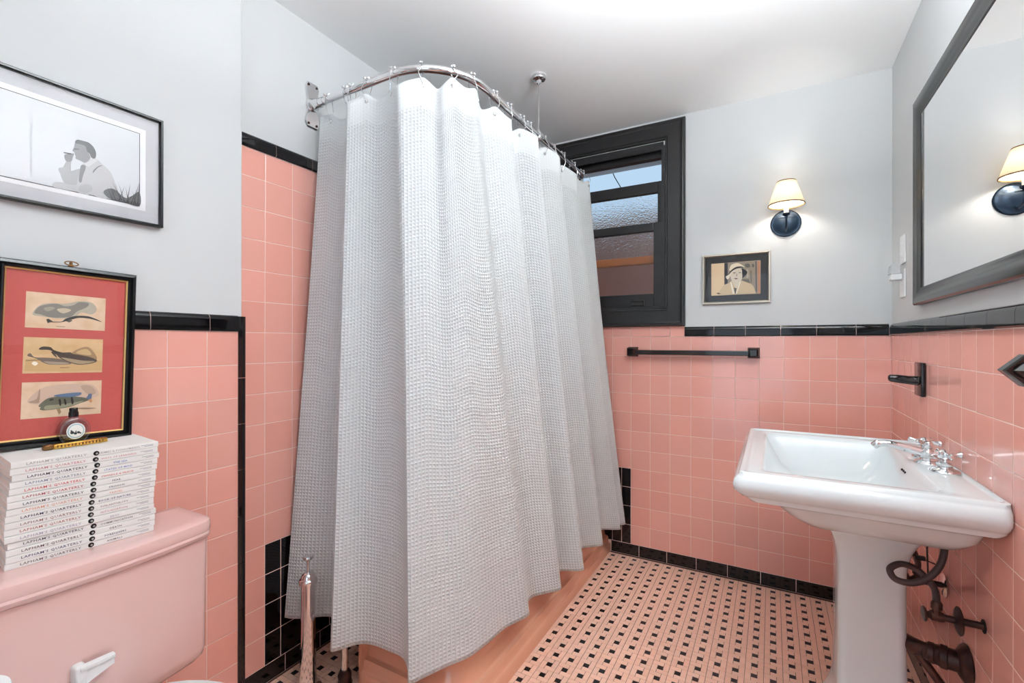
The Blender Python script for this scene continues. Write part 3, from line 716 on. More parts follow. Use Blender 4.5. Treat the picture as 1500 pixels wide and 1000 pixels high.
lb = obj('label_oval', oval(B(), C_, [(.0185, .0137), (.0185, .0142)]), 'paper_white', pf)
obj('label_ring', oval(B(), C_, [(.0168, .0142), (.0168, .0143)]), flat((170, 190, 196)), lb)
obj('label_centre', oval(B(), C_, [(.0140, .0143), (.0140, .0145)]), 'paper_white', lb)
bm = B()
for (ya, za, r) in ((-.007, -.003, .0036), (-.001, -.0055, .003), (.0045, -.004, .0028), (.0, -.001, .0014), (.008, -.006, .0018), (-.0085, .0015, .0016)):
    lathe(bm, [(0, 0), (r, 0), (r, .0003), (0, .0003)], (PX_+.0145, PY_+ya, cz+za), (1, 0, 0), 12)
obj('label_drawing', bm, flat((60, 64, 66)), lb)
obj('cap', lathe(B(), [(0, .066), (.0088, .066), (.0092, .0675), (.0092, .077), (.0078, .078), (.0078, .086), (.007, .087), (0, .087)], (PX_, PY_, ZM), seg=20), 'frame_black', pf, 40)
gb = thing('gold_case', 'slim engraved gold case lying in front of the perfume bottle', 'case', (-1.425, .45, ZM))
obj('body', box(B(), -1.433, -1.419, .408, .506, ZM+.0004, ZM+.011, .002), 'gold', gb, 40)
obj('end_cap', box(B(), -1.4335, -1.4185, .391, .408, ZM+.0004, ZM+.0115, .0025), 'brass', gb, 40)
bm = B()
for i in range(14): box(bm, -1.4192, -1.4186, .413+i*.0063, .416+i*.0063, ZM+.003, ZM+.0085)
obj('engraving', bm, 'brass', gb)

# ------------------------------------------------------------------ art: flat print shapes
ART_MAN = [
  ((196,), 1, [(0.4344,1.6042),(0.4522,1.6096),(0.4799,1.6159),(0.499,1.5926),(0.4799,1.5934),(0.4345,1.5924)]),
  ((178,), 1, [(0.4567,1.6632),(0.4651,1.6681),(0.4636,1.6514),(0.4644,1.6415),(0.4846,1.6522),(0.4799,1.6179),(0.4675,1.6081),(0.4522,1.6096),(0.4455,1.6275),(0.4418,1.6402),(0.4522,1.6476)]),
  ((198,), 1, [(0.4846,1.6584),(0.4909,1.6708),(0.5119,1.6884),(0.5269,1.6788),(0.544,1.663),(0.5527,1.6399),(0.5562,1.6237),(0.5355,1.5921),(0.5039,1.5939),(0.4783,1.5929),(0.4768,1.617),(0.4814,1.643)]),
  ((138,), 1, [(0.4846,1.6625),(0.4933,1.6613),(0.4878,1.6368),(0.4846,1.6194),(0.4799,1.622),(0.4814,1.643)]),
  ((150,), 1, [(0.4728,1.7124),(0.4829,1.7152),(0.4925,1.7126),(0.4957,1.7034),(0.5005,1.6948),(0.5021,1.685),(0.4925,1.6713),(0.483,1.6732),(0.4739,1.6752),(0.4743,1.6815),(0.4759,1.6861),(0.4712,1.6905),(0.4677,1.6933),(0.472,1.704)]),
  ((112,), 1, [(0.4728,1.7135),(0.4759,1.7228),(0.4861,1.7246),(0.4989,1.7243),(0.5086,1.7165),(0.5136,1.7036),(0.5119,1.6894),(0.5046,1.6879),(0.5005,1.6969),(0.4957,1.7014),(0.4925,1.7126),(0.4829,1.7142)]),
  ((215,), 0, [(0.4893,1.6682),(0.5103,1.6878),(0.5177,1.6862),(0.4989,1.6631)]),
  ((128,), 1, [(0.5071,1.6491),(0.5087,1.658),(0.5186,1.6717),(0.5269,1.6756),(0.5186,1.6686),(0.5112,1.6567)]),
  ((140,), 1, [(0.4529,1.6769),(0.4643,1.684),(0.4705,1.6862),(0.4682,1.6772),(0.4666,1.6686),(0.4628,1.6633),(0.4552,1.6637)]),
  ((80,), 0, [(0.451,1.6832),(0.4519,1.681),(0.4643,1.682),(0.4666,1.6838),(0.4651,1.6853)]),
  ((110,), 0, [(0.4705,1.6994),(0.4798,1.7018),(0.4798,1.6993),(0.4712,1.6966)]),
  ((185,), 1, [(0.4815,1.6082),(0.4926,1.6176),(0.5038,1.6168),(0.5055,1.6048),(0.4926,1.5949),(0.4799,1.5975)]),
  ((105,), 1, [(0.5287,1.6072),(0.5372,1.6182),(0.5492,1.6217),(0.5597,1.616),(0.5704,1.606),(0.5812,1.6067),(0.5922,1.6164),(0.6071,1.6295),(0.6071,1.5914),(0.5704,1.5928),(0.5423,1.594)]),
  ((70,), 0, [(0.5668,1.5963),(0.5693,1.5961),(0.544,1.6437)]),
  ((70,), 0, [(0.5633,1.5975),(0.5658,1.5973),(0.5527,1.6356)]),
  ((70,), 0, [(0.5722,1.5933),(0.5747,1.5931),(0.5597,1.6421)]),
  ((70,), 0, [(0.5776,1.5926),(0.5801,1.5923),(0.5866,1.6502)]),
  ((70,), 0, [(0.5867,1.5927),(0.5893,1.5925),(0.6015,1.6368)]),
  ((70,), 0, [(0.5922,1.592),(0.5948,1.5918),(0.6052,1.6536)]),
  ((70,), 0, [(0.5458,1.5949),(0.5482,1.5947),(0.5354,1.6241)]),
  ((70,), 0, [(0.5527,1.5925),(0.5552,1.5923),(0.5423,1.6304)]),
  ((70,), 0, [(0.5597,1.5922),(0.5622,1.592),(0.5739,1.6376)]),
  ((70,), 0, [(0.5812,1.5913),(0.5838,1.5911),(0.5757,1.6337)]),
  ((70,), 0, [(0.5978,1.5923),(0.6004,1.5921),(0.5903,1.6292)]),
  ((70,), 0, [(0.5389,1.5952),(0.5413,1.595),(0.522,1.6095)]),
  ((70,), 0, [(0.6015,1.5922),(0.6041,1.5919),(0.6067,1.6652)]),
  ((70,), 0, [(0.574,1.5916),(0.5765,1.5914),(0.5996,1.6274)]),
]
ART_WOMAN = [
  ((222, 196, 160), 0, [(-0.278,1.6352),(-0.2165,1.6346),(-0.2163,1.4679),(-0.2771,1.4676)]),
  ((150, 138, 122), 0, [(-0.2165,1.6346),(-0.0517,1.6337),(-0.0509,1.4679),(-0.2163,1.4679)]),
  ((52, 50, 56), 0, [(-0.2165,1.6343),(-0.2005,1.6343),(-0.2003,1.5277),(-0.2163,1.5223)]),
  ((100, 94, 88), 1, [(-0.1206,1.6201),(-0.1024,1.6218),(-0.0968,1.6057),(-0.1135,1.6039)]),
  ((100, 94, 88), 1, [(-0.0885,1.6175),(-0.0802,1.6184),(-0.0788,1.6043),(-0.0871,1.6034)]),
  ((120, 112, 102), 0, [(-0.0968,1.587),(-0.0898,1.5865),(-0.0884,1.524),(-0.0953,1.5244)]),
  ((176, 165, 148), 0, [(-0.1135,1.5945),(-0.1051,1.5939),(-0.1037,1.55),(-0.1121,1.5505)]),
  ((110, 100, 92), 0, [(-0.1331,1.5456),(-0.1023,1.5436),(-0.0967,1.5183),(-0.1303,1.5266)]),
  ((182, 132, 104), 0, [(-0.0651,1.6318),(-0.0517,1.6325),(-0.0509,1.4685),(-0.0621,1.469)]),
  ((84, 84, 90), 0, [(-0.0733,1.6331),(-0.0678,1.6329),(-0.0663,1.468),(-0.0712,1.4683)]),
  ((206, 184, 150), 1, [(-0.2456,1.4709),(-0.2324,1.5008),(-0.2163,1.5191),(-0.1931,1.5305),(-0.1816,1.5393),(-0.1444,1.5401),(-0.1134,1.5287),(-0.0856,1.5114),(-0.0745,1.4796),(-0.0731,1.4696),(-0.1586,1.4698)]),
  ((214, 202, 184), 1, [(-0.1888,1.5875),(-0.1702,1.594),(-0.1474,1.5986),(-0.1304,1.5926),(-0.1304,1.5738),(-0.1331,1.5519),(-0.143,1.5274),(-0.1586,1.4999),(-0.1701,1.5164),(-0.1816,1.5425),(-0.1874,1.5619)]),
  ((228, 214, 190), 1, [(-0.1932,1.5942),(-0.1874,1.616),(-0.1759,1.6262),(-0.1531,1.6291),(-0.1332,1.618),(-0.1248,1.6048),(-0.1587,1.6058),(-0.1816,1.5949)]),
  ((46, 44, 48), 1, [(-0.2018,1.5661),(-0.1932,1.5814),(-0.1788,1.5995),(-0.1588,1.6106),(-0.136,1.6104),(-0.1276,1.6044),(-0.1587,1.6017),(-0.1816,1.587)]),
  ((226, 214, 194), 1, [(-0.2091,1.5634),(-0.1961,1.5721),(-0.1788,1.5899),(-0.1587,1.5995),(-0.1304,1.6036),(-0.1474,1.5977),(-0.1702,1.5893),(-0.1845,1.576),(-0.1931,1.5559),(-0.2018,1.5486)]),
  ((52, 50, 54), 1, [(-0.136,1.6009),(-0.1191,1.5918),(-0.1093,1.5785),(-0.1191,1.5604),(-0.1331,1.5519),(-0.1289,1.5737)]),
  ((96, 90, 84), 1, [(-0.1759,1.5802),(-0.1696,1.5823),(-0.1621,1.5798),(-0.1696,1.5775)]),
  ((96, 90, 84), 1, [(-0.1502,1.5796),(-0.1439,1.5817),(-0.1371,1.5793),(-0.1439,1.5769)]),
  ((140, 126, 112), 0, [(-0.1576,1.5757),(-0.1553,1.5749),(-0.157,1.5617),(-0.1615,1.5621)]),
  ((104, 84, 78), 1, [(-0.1707,1.5513),(-0.1615,1.5532),(-0.1524,1.5501),(-0.1615,1.5466)]),
  ((236, 228, 212), 0, [(-0.1882,1.5333),(-0.183,1.533),(-0.1671,1.4718),(-0.1772,1.4717)]),
  ((236, 228, 212), 0, [(-0.1444,1.5338),(-0.1393,1.5319),(-0.1571,1.472),(-0.162,1.4722)]),
  ((90, 84, 80), 0, [(-0.1715,1.5038),(-0.1586,1.4999),(-0.1629,1.4732),(-0.1671,1.4734)]),
  ((90, 76, 62), 0, [(-0.2545,1.4794),(-0.2457,1.4822),(-0.2324,1.4757),(-0.2456,1.4738)]),
]
ART_PIKE = [
  ((188, 178, 160), 1, [(-0.0738,0.3073),(-0.0641,0.3273),(-0.0468,0.3363),(-0.0177,0.3382),(0.0087,0.3473),(0.0324,0.3461),(0.043,0.3303),(0.0332,0.3164),(0.0133,0.3198),(0.002,0.3087),(-0.0204,0.3019),(-0.0565,0.304)]),
  ((140, 136, 128), 1, [(-0.0705,0.3111),(-0.0641,0.3249),(-0.052,0.3321),(-0.0324,0.3366),(-0.0176,0.332),(-0.0026,0.336),(0.0087,0.3448),(0.0265,0.3441),(0.0228,0.3335),(0.0055,0.3216),(-0.0056,0.3081),(-0.0205,0.3044),(-0.0423,0.3027),(-0.0601,0.3085)]),
  ((205, 190, 165), 1, [(-0.032,0.3231),(-0.0174,0.327),(-0.006,0.3231),(-0.0208,0.3143)]),
  ((170, 162, 148), 1, [(-0.0553,0.3233),(-0.043,0.3282),(-0.0357,0.3252),(-0.048,0.3168)]),
  ((70, 68, 66), 1, [(-0.0438,0.2928),(-0.0239,0.2943),(-0.0149,0.3024),(0.002,0.31),(0.0234,0.3117),(0.0375,0.3077),(0.0541,0.2991),(0.0335,0.3048),(0.0196,0.3063),(0.006,0.3052),(-0.0072,0.2992),(-0.022,0.2932),(-0.0384,0.2913)]),
  ((80, 78, 74), 0, [(-0.0502,0.2977),(-0.0458,0.2992),(-0.0384,0.2937),(-0.0472,0.2887)]),
  ((95, 92, 86), 0, [(-0.0147,0.2959),(-0.0054,0.2996),(-0.003,0.2978),(-0.009,0.2933)]),
  ((120, 104, 84), 0, [(-0.0327,0.2826),(-0.0162,0.2824),(-0.0161,0.2814),(-0.0327,0.2816)]),
]
ART_TROUT = [
  ((206, 172, 124), 0, [(-0.0817,0.2034),(-0.0479,0.2088),(0.0022,0.2034),(0.0563,0.2004),(0.0569,0.1762),(-0.0141,0.174),(-0.0828,0.1764)]),
  ((168, 138, 104), 1, [(-0.0025,0.2175),(0.0123,0.2306),(0.0278,0.2347),(0.0395,0.2224),(0.0469,0.2049),(0.0332,0.2005),(0.0107,0.2091)]),
  ((208, 178, 134), 1, [(0.006,0.2205),(0.0168,0.2278),(0.028,0.228),(0.0351,0.215),(0.0149,0.2163)]),
  ((118, 106, 96), 1, [(-0.0745,0.2172),(-0.0676,0.2087),(-0.0518,0.2074),(-0.0336,0.2061),(-0.0149,0.202),(-0.0019,0.1935),(-0.0145,0.1908),(-0.0393,0.191),(-0.0515,0.1952),(-0.0635,0.2047),(-0.0791,0.2113)]),
  ((168, 154, 136), 1, [(-0.0516,0.1985),(-0.0355,0.1979),(-0.0147,0.1964),(-0.0061,0.1935),(-0.0188,0.1917),(-0.0394,0.1921)]),
  ((86, 76, 70), 1, [(-0.0603,0.2263),(-0.0545,0.2332),(-0.0405,0.2322),(-0.0342,0.2254),(-0.0153,0.2188),(0.0106,0.2148),(0.033,0.2092),(0.047,0.2005),(0.0357,0.1932),(0.0112,0.1905),(-0.0062,0.1963),(-0.0233,0.2062),(-0.0319,0.2172),(-0.0423,0.2253)]),
  ((170, 152, 124), 1, [(-0.0213,0.2076),(-0.0022,0.2048),(0.0198,0.2005),(0.0424,0.199),(0.0311,0.1941),(0.0112,0.1925),(-0.0063,0.1983)]),
  ((96, 84, 76), 0, [(-0.0402,0.2212),(-0.0341,0.2227),(-0.0275,0.2061),(-0.0338,0.2116)]),
  ((96, 84, 76), 0, [(-0.0196,0.2196),(-0.0048,0.2209),(0.0018,0.2153),(-0.0131,0.2152)]),
  ((130, 106, 80), 0, [(-0.0817,0.2012),(-0.0576,0.2028),(-0.0576,0.2012),(-0.0816,0.1996)]),
  ((120, 98, 76), 0, [(-0.0227,0.1839),(-0.0059,0.1848),(-0.0059,0.1834),(-0.0227,0.1825)]),
  ((250, 244, 226), 1, [(-0.0719,0.194),(-0.0673,0.1985),(-0.0613,0.1939),(-0.066,0.1886)]),
]
ART_PERCH = [
  ((212, 184, 164), 1, [(-0.076,0.1051),(-0.0595,0.1306),(-0.0399,0.1404),(-0.0048,0.1437),(0.0394,0.1394),(0.0517,0.1125),(0.018,0.1033),(-0.0447,0.0972)]),
  ((176, 148, 128), 1, [(-0.0741,0.105),(-0.0609,0.112),(-0.0575,0.1305),(-0.0556,0.1331),(-0.0559,0.1089),(-0.0586,0.1016)]),
  ((190, 164, 144), 1, [(0.0171,0.1376),(0.0372,0.1366),(0.0469,0.1186),(0.031,0.1167)]),
  ((156, 132, 110), 1, [(0.0012,0.0849),(0.0274,0.084),(0.049,0.0811),(0.0275,0.0797)]),
  ((112, 114, 98), 1, [(-0.0574,0.0943),(-0.0527,0.1019),(-0.0411,0.1119),(-0.0208,0.1145),(0.0047,0.1128),(0.0268,0.1084),(0.0337,0.1021),(0.0182,0.0962),(-0.0032,0.0881),(-0.0282,0.0848),(-0.0483,0.084),(-0.0553,0.0874),(-0.0534,0.0912)]),
  ((158, 156, 130), 1, [(-0.0446,0.0945),(-0.0244,0.0955),(0.0008,0.0976),(0.0225,0.1015),(0.016,0.0964),(-0.0032,0.0895),(-0.0282,0.0859),(-0.0463,0.086)]),
  ((100, 124, 150), 1, [(-0.03,0.1152),(-0.0271,0.1191),(-0.0041,0.1218),(0.0175,0.1219),(0.0155,0.1149),(-0.0039,0.112)]),
  ((98, 118, 146), 0, [(0.0279,0.1069),(0.0332,0.118),(0.0394,0.1176),(0.0385,0.1061),(0.0348,0.102)]),
  ((206, 150, 110), 0, [(0.0314,0.1023),(0.0385,0.1055),(0.0406,0.0987),(0.0373,0.0946)]),
  ((54, 54, 52), 1, [(-0.023,0.1064),(-0.0195,0.1075),(-0.0181,0.095),(-0.0205,0.0924)]),
  ((54, 54, 52), 1, [(-0.0137,0.1071),(-0.0105,0.1069),(-0.0083,0.0964),(-0.0114,0.0944)]),
  ((54, 54, 52), 1, [(-0.001,0.1104),(0.0026,0.1101),(0.0045,0.0973),(0.0013,0.0947)]),
  ((66, 70, 62), 1, [(-0.039,0.109),(-0.033,0.1105),(-0.0325,0.1071),(-0.0379,0.1054)]),
  ((170, 140, 104), 0, [(-0.0261,0.0846),(-0.0199,0.0855),(-0.0176,0.0769),(-0.0216,0.0718)]),
]

def art(parent, name, base_pts, base_mat, shapes, M):
    """a flat print: a sheet and its printed shapes, laid a hair above each other"""
    o = obj(name, _sheet(base_pts, M, .0006), base_mat, parent, local=True)
    mats = []; bm = B()
    for k, (c, s, pts) in enumerate(shapes):
        if c not in mats: mats.append(c)
        q = [(p.x, p.y) for p in crom([(a, b, 0) for a, b in pts], 5, True)] if s else pts
        f = bm.faces.new([bm.verts.new(M @ Vector((a, b, .0009+.00006*k))) for a, b in q]); f.material_index = mats.index(c)
    bmesh.ops.triangulate(bm, faces=bm.faces)
    me = bpy.data.meshes.new('printed_image'); bm.to_mesh(me); bm.free()
    for c in mats: me.materials.append(flat(c))
    p = bpy.data.objects.new('printed_image', me); COL.objects.link(p); p.parent = o
    return o
def _sheet(b, M, d):
    bm = B(); x0, x1, y0, y1 = b
    lo = [bm.verts.new(M @ Vector((x, y, 0))) for x, y in ((x0, y0), (x1, y0), (x1, y1), (x0, y1))]; hi = [bm.verts.new(M @ Vector((x, y, d))) for x, y in ((x0, y0), (x1, y0), (x1, y1), (x0, y1))]
    for k in range(4): bm.faces.new((lo[k], lo[(k+1) % 4], hi[(k+1) % 4], hi[k]))
    bm.faces.new(hi); bm.faces.new(lo); return bm
# beach photograph on the left wall
OM = Vector((XW, .43, 1.5422))
pm = thing('framed_picture', 'black framed black and white photograph of a man smoking in dune grass', 'picture', OM)
M0 = wallM((0, 0, 0), (0, 1, 0), (0, 0, 1), (1, 0, 0))
A0, A1, C0, C1 = .20-OM.y, .661-OM.y, 0, .3025
obj('frame', picture_rails(B(), A0, A1, C0, C1, [(0, .001), (0, .018), (.002, .02), (.006, .02), (.0085, .013), (.0085, .001)], M0), 'frame_black', pm, local=True)
obj('mount', _sheet((A0+.006, A1-.006, C0+.006, C1-.006), wallM((.002, 0, 0), (0, 1, 0), (0, 0, 1), (1, 0, 0)), .006), 'mat_grey', pm, local=True)
obj('inner_mount', _sheet((A0+.04, .622-OM.y, 1.581-OM.z, 1.804-OM.z), wallM((.008, 0, 0), (0, 1, 0), (0, 0, 1), (1, 0, 0)), .0006), 'mat_white', pm, local=True)
obj('black_border', _sheet((.253-OM.y, .6085-OM.y, 1.5916-OM.z, 1.791-OM.z), wallM((.0086, 0, 0), (0, 1, 0), (0, 0, 1), (1, 0, 0)), .0004), flat((40, 40, 42)), pm, local=True)
art(pm, 'photograph', (.2545-OM.y, .6068-OM.y, 1.5934-OM.z, 1.7893-OM.z), 'photo_base', [((c[0], c[0], c[0]+2), s, [(a-OM.y, b-OM.z) for a, b in p]) for c, s, p in ART_MAN], wallM((.0088, 0, 0), (0, 1, 0), (0, 0, 1), (1, 0, 0)))
obj('glass', _sheet((A0+.006, A1-.006, C0+.006, C1-.006), wallM((.0125, 0, 0), (0, 1, 0), (0, 0, 1), (1, 0, 0)), .0008), 'picture_glass', pm, local=True)
# portrait on the far wall
OW = Vector((-.165, YF, 1.42))
pw = thing('framed_picture', 'small silver framed sepia portrait of a woman in a hat', 'picture', OW)
M1 = wallM((0, 0, 0), (1, 0, 0), (0, 0, 1), (0, -1, 0))
a0, a1, c0, c1 = -.3235-OW.x, -.0048-OW.x, .0005, .262
obj('frame', picture_rails(B(), a0, a1, c0, c1, [(0, .001), (0, .012), (.003, .016), (.008, .016), (.012, .012), (.0145, .008), (.0145, .001)], M1), 'silver_frame', pw, local=True)
obj('mount', _sheet((a0+.012, a1-.012, c0+.012, c1-.012), wallM((0, -.002, 0), (1, 0, 0), (0, 0, 1), (0, -1, 0)), .004), 'mat_black', pw, local=True)
art(pw, 'portrait', (-.279-OW.x, -.0505-OW.x, 1.467-OW.z, 1.6352-OW.z), 'print_cream', [(c, s, [(a-OW.x, b-OW.z) for a, b in p]) for c, s, p in ART_WOMAN], wallM((0, -.0056, 0), (1, 0, 0), (0, 0, 1), (0, -1, 0)))
obj('glass', _sheet((a0+.012, a1-.012, c0+.012, c1-.012), wallM((0, -.0082, 0), (1, 0, 0), (0, 0, 1), (0, -1, 0)), .0006), 'picture_glass', pw, local=True)
# three fish prints in one frame standing on the magazines
LN, RHO = R(1.5), R(-2.0)
w0 = Vector((0, 1, 0)); v0 = Vector((-math.sin(LN), 0, math.cos(LN))); wv = w0*math.cos(RHO)+v0*math.sin(RHO); vv = v0*math.cos(RHO)-w0*math.sin(RHO); nv = wv.cross(vv)
fp = thing('framed_picture', 'black frame with coral mount and three fish prints standing on the magazines', 'picture')
fp.matrix_world = wallM((-1.482, .455, .9735), wv, vv, nv)
I4 = Matrix.Identity(4)
F0, F1, H0, H1 = -.1405, .1225, .001, .4295
obj('frame', picture_rails(B(), F0, F1, H0, H1, [(0, -.012), (0, .004), (.003, .009), (.009, .010), (.011, .006), (.015, .009), (.018, .005), (.0185, -.012)], I4), 'frame_black', fp, local=True)
obj('gilt_slip', picture_rails(B(), F0+.0185, F1-.0185, H0+.0185, H1-.0185, [(0, -.01), (0, .003), (.0028, .001), (.0028, -.01)], I4), 'gold_lip', fp, local=True)
obj('mount', _sheet((F0+.016, F1-.016, H0+.016, H1-.016), Matrix.Translation((0, 0, -.008)), .004), 'mat_coral', fp, local=True)
MA = Matrix.Translation((0, 0, -.0038))
art(fp, 'fish_print', (-.0852, .0606, .2766, .3600), 'print_cream', ART_PIKE, MA)
art(fp, 'fish_print', (-.0862, .0578, .1708, .2545), 'print_tan', ART_TROUT, MA)
art(fp, 'fish_print', (-.0862, .058, .0667, .1504), 'print_cream', ART_PERCH, MA)
obj('glass', _sheet((F0+.016, F1-.016, H0+.016, H1-.016), Matrix.Translation((0, 0, -.0012)), .0008), 'picture_glass', fp, local=True)
obj('back_board', _sheet((F0+.004, F1-.004, H0+.004, H1-.004), Matrix.Translation((0, 0, -.011)), .002), 'trim_brown', fp, local=True)
rg = obj('hanging_ring', tube(B(), [(-.0105+.0125*math.cos(R(a)), .4365+.0055*math.sin(R(a)), .004-.003*math.sin(R(a))) for a in range(0, 360, 20)], .0014, 8, True), 'brass', fp, True, True)
obj('ring_boss', lathe(B(), [(0, 0), (.006, 0), (.0055, .004), (.003, .008), (.0035, .011), (0, .013)], (-.0105, .4285, .0), (0, 1, 0), 14), 'brass', fp, 40, True)

# ------------------------------------------------------------------ wall sconces
def sconce(loc, rotz, label, power):
    s = thing('wall_sconce', label, 'wall lamp', loc, rotz, 'sconces beside the mirror')
    # local: wall behind at +y, lamp stands out towards -y; origin at the plate centre
    bp_ = obj('back_plate', lathe(B(), [(0, .0), (.066, .0), (.066, .004), (.061, .008), (.057, .0075), (.045, .014), (.02, .019), (0, .02)], (0, 0, 0), (0, -1, 0), 36), 'dark_bronze', s, 40, True)
    obj('arm', tube(B(), crom([(0, -.012, -.035), (0, -.04, -.045), (0, -.085, -.035), (0, -.1, -.005), (0, -.1, .02)], 8), .0048, 10), 'dark_bronze', s, 40, True)
    obj('cross_bar', tube(B(), [(-.03, -.1, .006), (0, -.1, .008), (.03, -.1, .006)], .0028, 8), 'dark_bronze', s, 40, True)
    obj('drip_cup', lathe(B(), [(0, .012), (.008, .012), (.016, .018), (.018, .026), (.014, .026), (.013, .02), (0, .02)], (0, -.1, 0), (0, 0, 1), 20), 'dark_bronze', s, 40, True)
    obj('candle_sleeve', lathe(B(), [(0, .02), (.0105, .02), (.0105, .092), (0, .092)], (0, -.1, 0), (0, 0, 1), 18), 'candle_white', s, 40, True)
    obj('bulb', lathe(B(), [(0, .09), (.005, .0915), (.006, .096), (.004, .101), (0, .102)], (0, -.1, 0), (0, 0, 1), 16), 'bulb_glow', s, True, True)
    bm = B(); n = 40; z0, z1, r0, r1 = .064, .178, .077, .039
    prof = [(r0, z0), (r1, z1), (r1-.0012, z1), (r0-.0012, z0)]
    rings = [[bm.verts.new((r*math.cos(2*math.pi*k/n), -.1+r*math.sin(2*math.pi*k/n), z)) for k in range(n)] for r, z in prof]
    for a, b in zip(rings, rings[1:]+rings[:1]):
        for k in range(n): bm.faces.new((a[k], a[(k+1) % n], b[(k+1) % n], b[k]))
    sh = obj('lamp_shade', bm, 'lamp_shade', s, 40, True)
    for nm, zz, r, w in (('lower_trim', z0, r0, .0055), ('upper_trim', z1-.004, r1+.0012, .0045)):
        obj(nm, lathe(B(), [(r-.002, zz), (r+.0009, zz), (r+.0009-w*.33, zz+w), (r-.002-w*.33, zz+w)], (0, -.1, 0), (0, 0, 1), 40), 'trim_brown', sh, 40, True) if False else ring_band(nm, zz, r, w, sh)
    l = bpy.data.lights.new('sconce_bulb', 'POINT'); l.energy = power; l.color = (1, .955, .9); l.shadow_soft_size = .018
    lo = bpy.data.objects.new('sconce_bulb', l); COL.objects.link(lo); lo.parent = s; lo.location = (0, -.1, .112)
    return s
def ring_band(nm, zz, r, w, par):
    bm = B(); n = 40; sl = .33
    prof = [(r+.0012, zz), (r+.0012-w*sl, zz+w), (r-.003-w*sl, zz+w), (r-.003, zz)]
    rings = [[bm.verts.new((q*math.cos(2*math.pi*k/n), -.1+q*math.sin(2*math.pi*k/n), z)) for k in range(n)] for q, z in prof]
    for a, b in zip(rings, rings[1:]+rings[:1]):
        for k in range(n): bm.faces.new((a[k], a[(k+1) % n], b[(k+1) % n], b[k]))
    return obj(nm, bm, 'trim_brown', par, 40, True)
sconce((.059, YF+G, 1.808), 0, 'small wall lamp with pleated cream shade above the portrait, lit', SCONCE_FAR)
sconce((XR+G, .86, 1.808), R(-90), 'lit wall lamp on the mirror wall outside the picture on the right', SCONCE_NEAR)

# added fill light, an unseen pendant above the viewer brightening ceiling and walls
LX, LY, LZ = .13, .82, 1.87
cl = thing('added_fill_pendant', 'added bowl-shaped fill light hanging unseen above the viewer', 'added fill light', (LX, LY, ZT))
obj('canopy', lathe(B(), [(0, 0), (.06, 0), (.062, -.01), (.02, -.02), (0, -.02)], (LX, LY, ZT), seg=32), 'chrome', cl, 40)
obj('stem', cyl(B(), (LX, LY, ZT-.015), (LX, LY, LZ+.02), .006), 'chrome', cl, 40)
obj('bowl', lathe(B(), [(0, 0), (.07, .006), (.12, .03), (.15, .075), (.158, .11), (.154, .11), (.146, .078), (.117, .035), (.07, .011), (0, .006)], (LX, LY, LZ), seg=40), 'fill_glow', cl, True)
ul = bpy.data.lights.new('added_uplight', 'AREA'); ul.shape = 'DISK'; ul.size = .25; ul.energy = FILL_UP; ul.color = (.93, .978, 1)  # added disc light aimed up, fills the room by ceiling bounce
uo = bpy.data.objects.new('added_uplight', ul); COL.objects.link(uo); uo.parent = cl; uo.location = (0, 0, LZ+.108-ZT); uo.rotation_euler = (R(180), 0, 0)

# ------------------------------------------------------------------ mirror
mr = thing('wall_mirror', 'large rectangular mirror in a wide dark moulded frame above the sink', 'mirror', (XR, 1.72, 1.35))
Mm = wallM((0, 0, 0), (0, -1, 0), (0, 0, 1), (-1, 0, 0))
y0m, y1m = -.47, .44                           # local w runs towards the viewer
obj('frame', picture_rails(B(), y0m, y1m, .006, .741, [(0, .001), (0, .018), (.005, .023), (.02, .024), (.04, .019), (.052, .013), (.057, .0125), (.06, .010), (.06, .001)], Mm), 'mirror_frame', mr, 40, True)
obj('mirror_glass', _sheet((y0m+.054, y1m-.054, .058, .689), wallM((-.004, 0, 0), (0, -1, 0), (0, 0, 1), (-1, 0, 0)), .005), 'mirror', mr, local=True)

# ------------------------------------------------------------------ switches and night light
def plate(name, zc, label, cat):
    t = thing(name, label, cat, (XR, 2.436, zc))
    bm = B(); box(bm, -.0055, .0016, -.036, .036, -.058, .058, .003); obj('plate', bm, 'white_plastic', t, local=True); return t
t1 = plate('light_switch', 1.602, 'white rocker light switch on the white wall left of the mirror', 'switch')
bm = B(); box(bm, -.0095, -.004, -.014, .014, -.03, .03, .002); obj('rocker', bm, 'white_plastic', t1, local=True)
t2 = plate('wall_outlet', 1.464, 'white wall outlet below the light switch', 'outlet')
for s in (-.02, .02): obj('socket', lathe(B(), [(0, 0), (.016, 0), (.015, .002), (0, .002)], (-.005, 0, s), (-1, 0, 0), 20), 'white_plastic', t2, local=True)
nl = thing('night_light', 'plug-in night light with clear hood in the outlet', 'night light', (XR-.006, 2.436, 1.485))
obj('plug_body', box(B(), -.038, -.0015, -.018, .018, -.008, .018, .004), 'white_plastic', nl, local=True)
obj('hood', loft(B(), [[Vector((x, y, z)) for x, y in ((-.042+.01*k, -.02+.004*k), (-.008-.003*k, -.02+.004*k), (-.008-.003*k, .02-.004*k), (-.042+.01*k, .02-.004*k))] for k, z in ((0, .018), (.3, .05), (1.2, .062))]), 'night_glass', nl, local=True)

